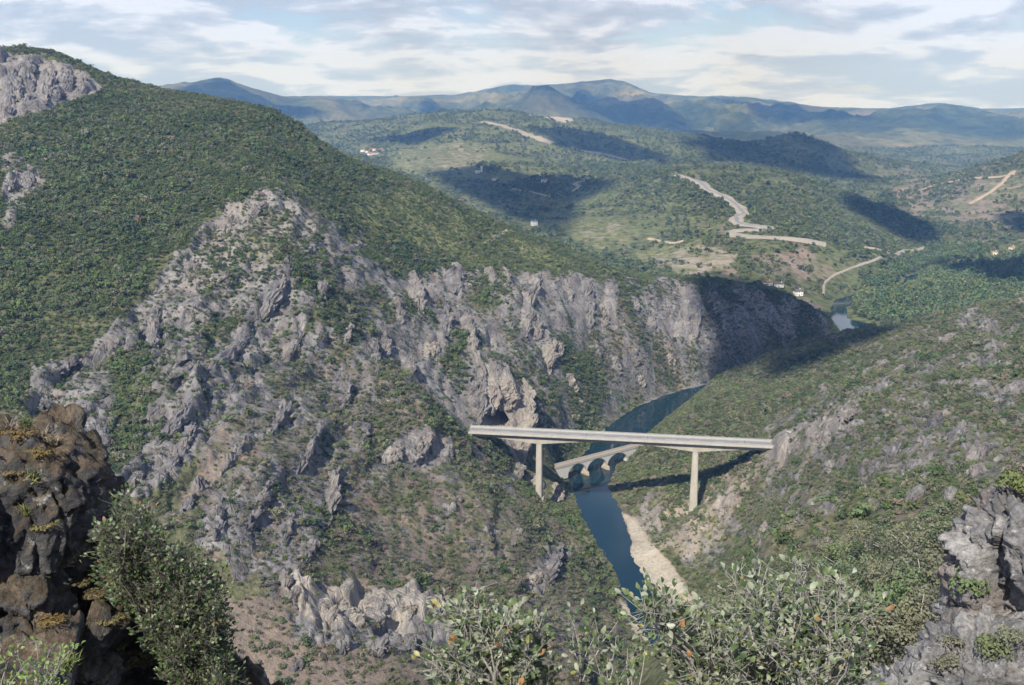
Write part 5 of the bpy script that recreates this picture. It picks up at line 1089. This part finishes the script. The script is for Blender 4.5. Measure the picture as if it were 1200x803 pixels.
for a, b, d, w in [(20,515,.25,'near the top of'),(45,535,.2,'under the summit of'),(60,730,.22,'above the green shrub on'),(150,780,.26,'at the foot of'),(165,770,.2,'beside the oak at the foot of'),(55,620,.2,'halfway down'),(110,700,.2,'on the lower ledge of'),(15,560,.2,'at the picture edge on'),(130,730,.2,'below the lower ledge of'),(90,690,.18,'in the middle of the lower ledge of')]:
    small_plant(BV_L, a, b, d, CU, 'moss_cushion', 'rusty moss cushion ' + w + ' the left rock', 'moss', 'moss cushions on the left rock', .12, .7)
# oaks on the shoulder below the viewpoint
def oak(name, seed, m):
    g3 = np.random.default_rng(seed); C = g3.normal(0, .30, (14, 3)); C[:, 2] = g3.uniform(.38, .95, 14) - .25 * (C[:, 0] ** 2 + C[:, 1] ** 2); bv, bf = [], []
    tube(bv, bf, [V3((0, 0, -.12)), V3((.01, .01, .15)), V3((.03, 0, .33))], .045, .03, 7)
    for c in C: tube(bv, bf, curve(V3((.02, 0, .28)), V3(c), g3, .1, 5), .02, .006, 4)
    n = 1500; w = g3.integers(0, 14, n); d = g3.normal(size=(n, 3)); d /= np.linalg.norm(d, axis=1)[:, None]; c = C[w] + d * (g3.uniform(.6, 1.05, n) * g3.uniform(.14, .22, 14)[w])[:, None]
    nrm = d + g3.normal(0, .4, (n, 3)); nrm /= np.linalg.norm(nrm, axis=1)[:, None]; t = np.cross(nrm, g3.normal(size=(n, 3))); t /= np.linalg.norm(t, axis=1)[:, None]; b = np.cross(nrm, t); s = (.045 * g3.uniform(.6, 1.3, n))[:, None]
    q = np.stack([c - t * s * .6, c - b * s * .4, c + t * s * .6, c + b * s * .4], 1).reshape(-1, 3); o = raw_mesh('crown', q, np.arange(4 * n).reshape(n, 4), m); o2 = raw_mesh('trunk', np.array([tuple(v) for v in bv]), np.array(bf), TWIG, True); r = o.data, o2.data; bpy.data.objects.remove(o); bpy.data.objects.remove(o2); return r
OAKS = [oak('oak', 800 + i, m) for i, m in enumerate([L_OLIVE, L_MID, L_OLIVE, L_DARK, L_MID, L_OLIVE])]; OTONE = ('grey-green', 'mid green', 'grey-green', 'dark green', 'mid green', 'grey-green')
k = 0
for a, b in inside([(800,735),(850,690),(890,665),(940,655),(1000,640),(1060,625),(1120,630),(1150,660),(1120,720),(1060,780),(980,803),(850,803)], 120, g):
    h = hit(a, b, 40)
    if h is None or h.y > 290: continue
    me = OAKS[k % 6]; k += 1; s = g.uniform(3.4, 6.0); e = empty('oak_tree', (h.x, h.y, h.z - .1), g.uniform(0, 6.28)); e.scale = (s * 1.15, s * 1.15, s)
    for nm, m in zip(('crown', 'trunk'), me): o = bpy.data.objects.new(nm, m); COL.objects.link(o); o.parent = e
    w = 'low on the near shoulder, behind the large oak bush' if b > 735 else 'on the near shoulder right beside the pointed rock' if a > 1070 else 'in the middle of the wooded near shoulder' if a > 960 else 'at the left edge of the wooded near shoulder'
    tag(e, ('tall ' if s > 5.2 else 'small ' if s < 4.2 else '') + OTONE[(k - 1) % 6] + ' oak ' + w, 'tree', 'oaks ' + w)
# ---------------------------------------------------------------- clouds that throw the shadows lying on the land, and the hazy air
def cloud_material():
    m, nt, b = mat('cloud'); at = nn(nt, 'ShaderNodeAttribute', attribute_name='edge'); out = nt.nodes['Material Output']
    nz = tex(nt, .012, 5, .6, pos(nt)); a = mth(nt, 'ADD', at.outputs['Fac'], mth(nt, 'MULTIPLY', mth(nt, 'SUBTRACT', nz, .5), .7)); a = cramp(nt, a, [(.06, 0.0), (.55, 1.0)])
    df = nn(nt, 'ShaderNodeBsdfDiffuse'); df.inputs[0].default_value = (.92, .93, .95, 1); tr = nn(nt, 'ShaderNodeBsdfTranslucent'); tr.inputs[0].default_value = (.9, .92, .95, 1); ms = nn(nt, 'ShaderNodeMixShader'); ms.inputs[0].default_value = .3
    nt.links.new(df.outputs[0], ms.inputs[1]); nt.links.new(tr.outputs[0], ms.inputs[2]); tp = nn(nt, 'ShaderNodeBsdfTransparent'); m2 = nn(nt, 'ShaderNodeMixShader')
    nt.links.new(a, m2.inputs[0]); nt.links.new(tp.outputs[0], m2.inputs[1]); nt.links.new(ms.outputs[0], m2.inputs[2]); nt.links.new(m2.outputs[0], out.inputs[0]); return m
CLOUD = cloud_material()
def cloud(px_poly, y0, label, base=1250, grow=1.14, th=60):
    """a cloud whose shadow falls on the ground outlined by px_poly"""
    pts = []
    for a, b in px_poly:
        h = hit(a, b, y0)
        if h is not None: s = (base - h.z) / SUN_DIR.z; q = h + SUN_DIR * s; pts.append((q.x, q.y))
    if len(pts) < 3: return
    P = np.array(pts); c = P.mean(0); n = 48; ang = np.arctan2(P[:, 1] - c[1], P[:, 0] - c[0]); V, Q, E = [], [], []
    Pd = np.concatenate([P, P[:1]]); seg = np.concatenate([[0], np.cumsum(np.hypot(*np.diff(Pd, axis=0).T))]); t = np.linspace(0, seg[-1], n + 1)[:-1]
    R = np.stack([np.interp(t, seg, Pd[:, 0]), np.interp(t, seg, Pd[:, 1])], 1)
    size = math.sqrt(np.ptp(P[:, 0]) * np.ptp(P[:, 1])); rings = [1.0 * grow, .93, .82, .68, .5, .3, .08]
    co, ed = [], []
    for top in (1, -1):
        for q, f in enumerate(rings):
            for k in range(n):
                p = c + (R[k] - c) * f * (1 + .05 * float(noise2(np.array(k * .7), np.array(c[0] * .01), 4)) * (q < 2)); up = math.sqrt(max(0, 1 - min(f / grow, 1) ** 2))
                bz = float(noise2(np.array(p[0] / (.2 * size + 20)), np.array(p[1] / (.2 * size + 20)), 12)); z = base + (th * up * (1 + .7 * bz) if top > 0 else -.12 * th * up)
                co.append((p[0], p[1], z)); ed.append(min(1, (1 - f / grow) * 1.9))
    m = len(rings)
    for s in range(2):
        for q in range(m - 1):
            for k in range(n): a = s * m * n + q * n; Q.append((a + k, a + (k + 1) % n, a + n + (k + 1) % n, a + n + k))
    o = raw_mesh('cloud', co, Q, CLOUD, True); at = o.data.attributes.new('edge', 'FLOAT', 'POINT'); at.data.foreach_set('value', np.array(ed, np.float32)); tag(o, label, kind='structure')
for poly, y0, label, base in [
 ([(825,326),(900,338),(985,378),(950,400),(905,424),(858,440),(820,450),(838,400),(815,360)], 300, 'cloud shading the tip of the left ridge', 1250),
 ([(985,398),(1010,388),(1080,376),(1040,392),(960,425),(900,445),(890,430)], 300, 'small cloud shading the top of the right ridge', 1250),
 ([(985,228),(1040,240),(1095,268),(1108,285),(1070,285),(1030,265),(990,245)], 1000, 'cloud shading the right end of the green hill', 1300),
 ([(1095,315),(1150,312),(1230,322),(1230,338),(1150,334)], 900, 'long cloud shading the poplar wood', 1250),
 ([(1165,255),(1190,250),(1230,256),(1230,280),(1190,272)], 1000, 'cloud shading the foot of the brown hill', 1300),
 ([(495,202),(560,193),(610,205),(690,212),(720,220),(670,240),(670,262),(650,278),(600,255),(540,225)], 1000, 'broad cloud shading the middle of the valley', 1350),
 ([(620,150),(660,150),(720,162),(790,185),(775,193),(720,186),(650,170)], 1800, 'cloud shading the far green ridge', 1450),
 ([(800,168),(860,162),(925,158),(990,180),(1030,212),(960,210),(900,196),(830,188)], 1800, 'cloud shading the dark conical hill', 1450),
 ([(430,165),(500,152),(540,152),(480,170)], 1800, 'cloud shading the far left of the valley', 1450),
 ([(600,112),(680,104),(740,118),(800,140),(840,155),(760,150),(680,130)], 4500, 'great cloud shading the main mountain', 2000),
 ([(190,110),(258,94),(320,122),(390,133),(330,136),(240,122)], 4500, 'cloud shading the left peak', 1900),
 ([(850,120),(940,126),(1030,140),(960,142),(880,135)], 4500, 'cloud shading the right of the range', 2000),
 ([(420,120),(500,116),(560,124),(500,132),(430,130)], 4500, 'cloud shading the left of the range', 2000)]:
    cloud(poly, y0, label, base)
def haze():
    bm = bmesh.new(); box(bm, -13500, 13500, -400, 15000, -6, 960)
    m = bpy.data.materials.new('hazy air'); m.use_nodes = True; nt = m.node_tree; nt.nodes.clear(); out = nn(nt, 'ShaderNodeOutputMaterial'); v = nn(nt, 'ShaderNodeVolumePrincipled')
    v.inputs['Color'].default_value = (.20, .45, 1.0, 1); v.inputs['Density'].default_value = 1.12e-4; v.inputs['Absorption Color'].default_value = (1, 1, 1, 1); v.inputs['Anisotropy'].default_value = 0.0; nt.links.new(v.outputs[0], out.inputs['Volume'])
    o = new_obj('haze', bm, m); tag(o, 'thin blue haze in the air over the valley', kind='stuff')
haze()
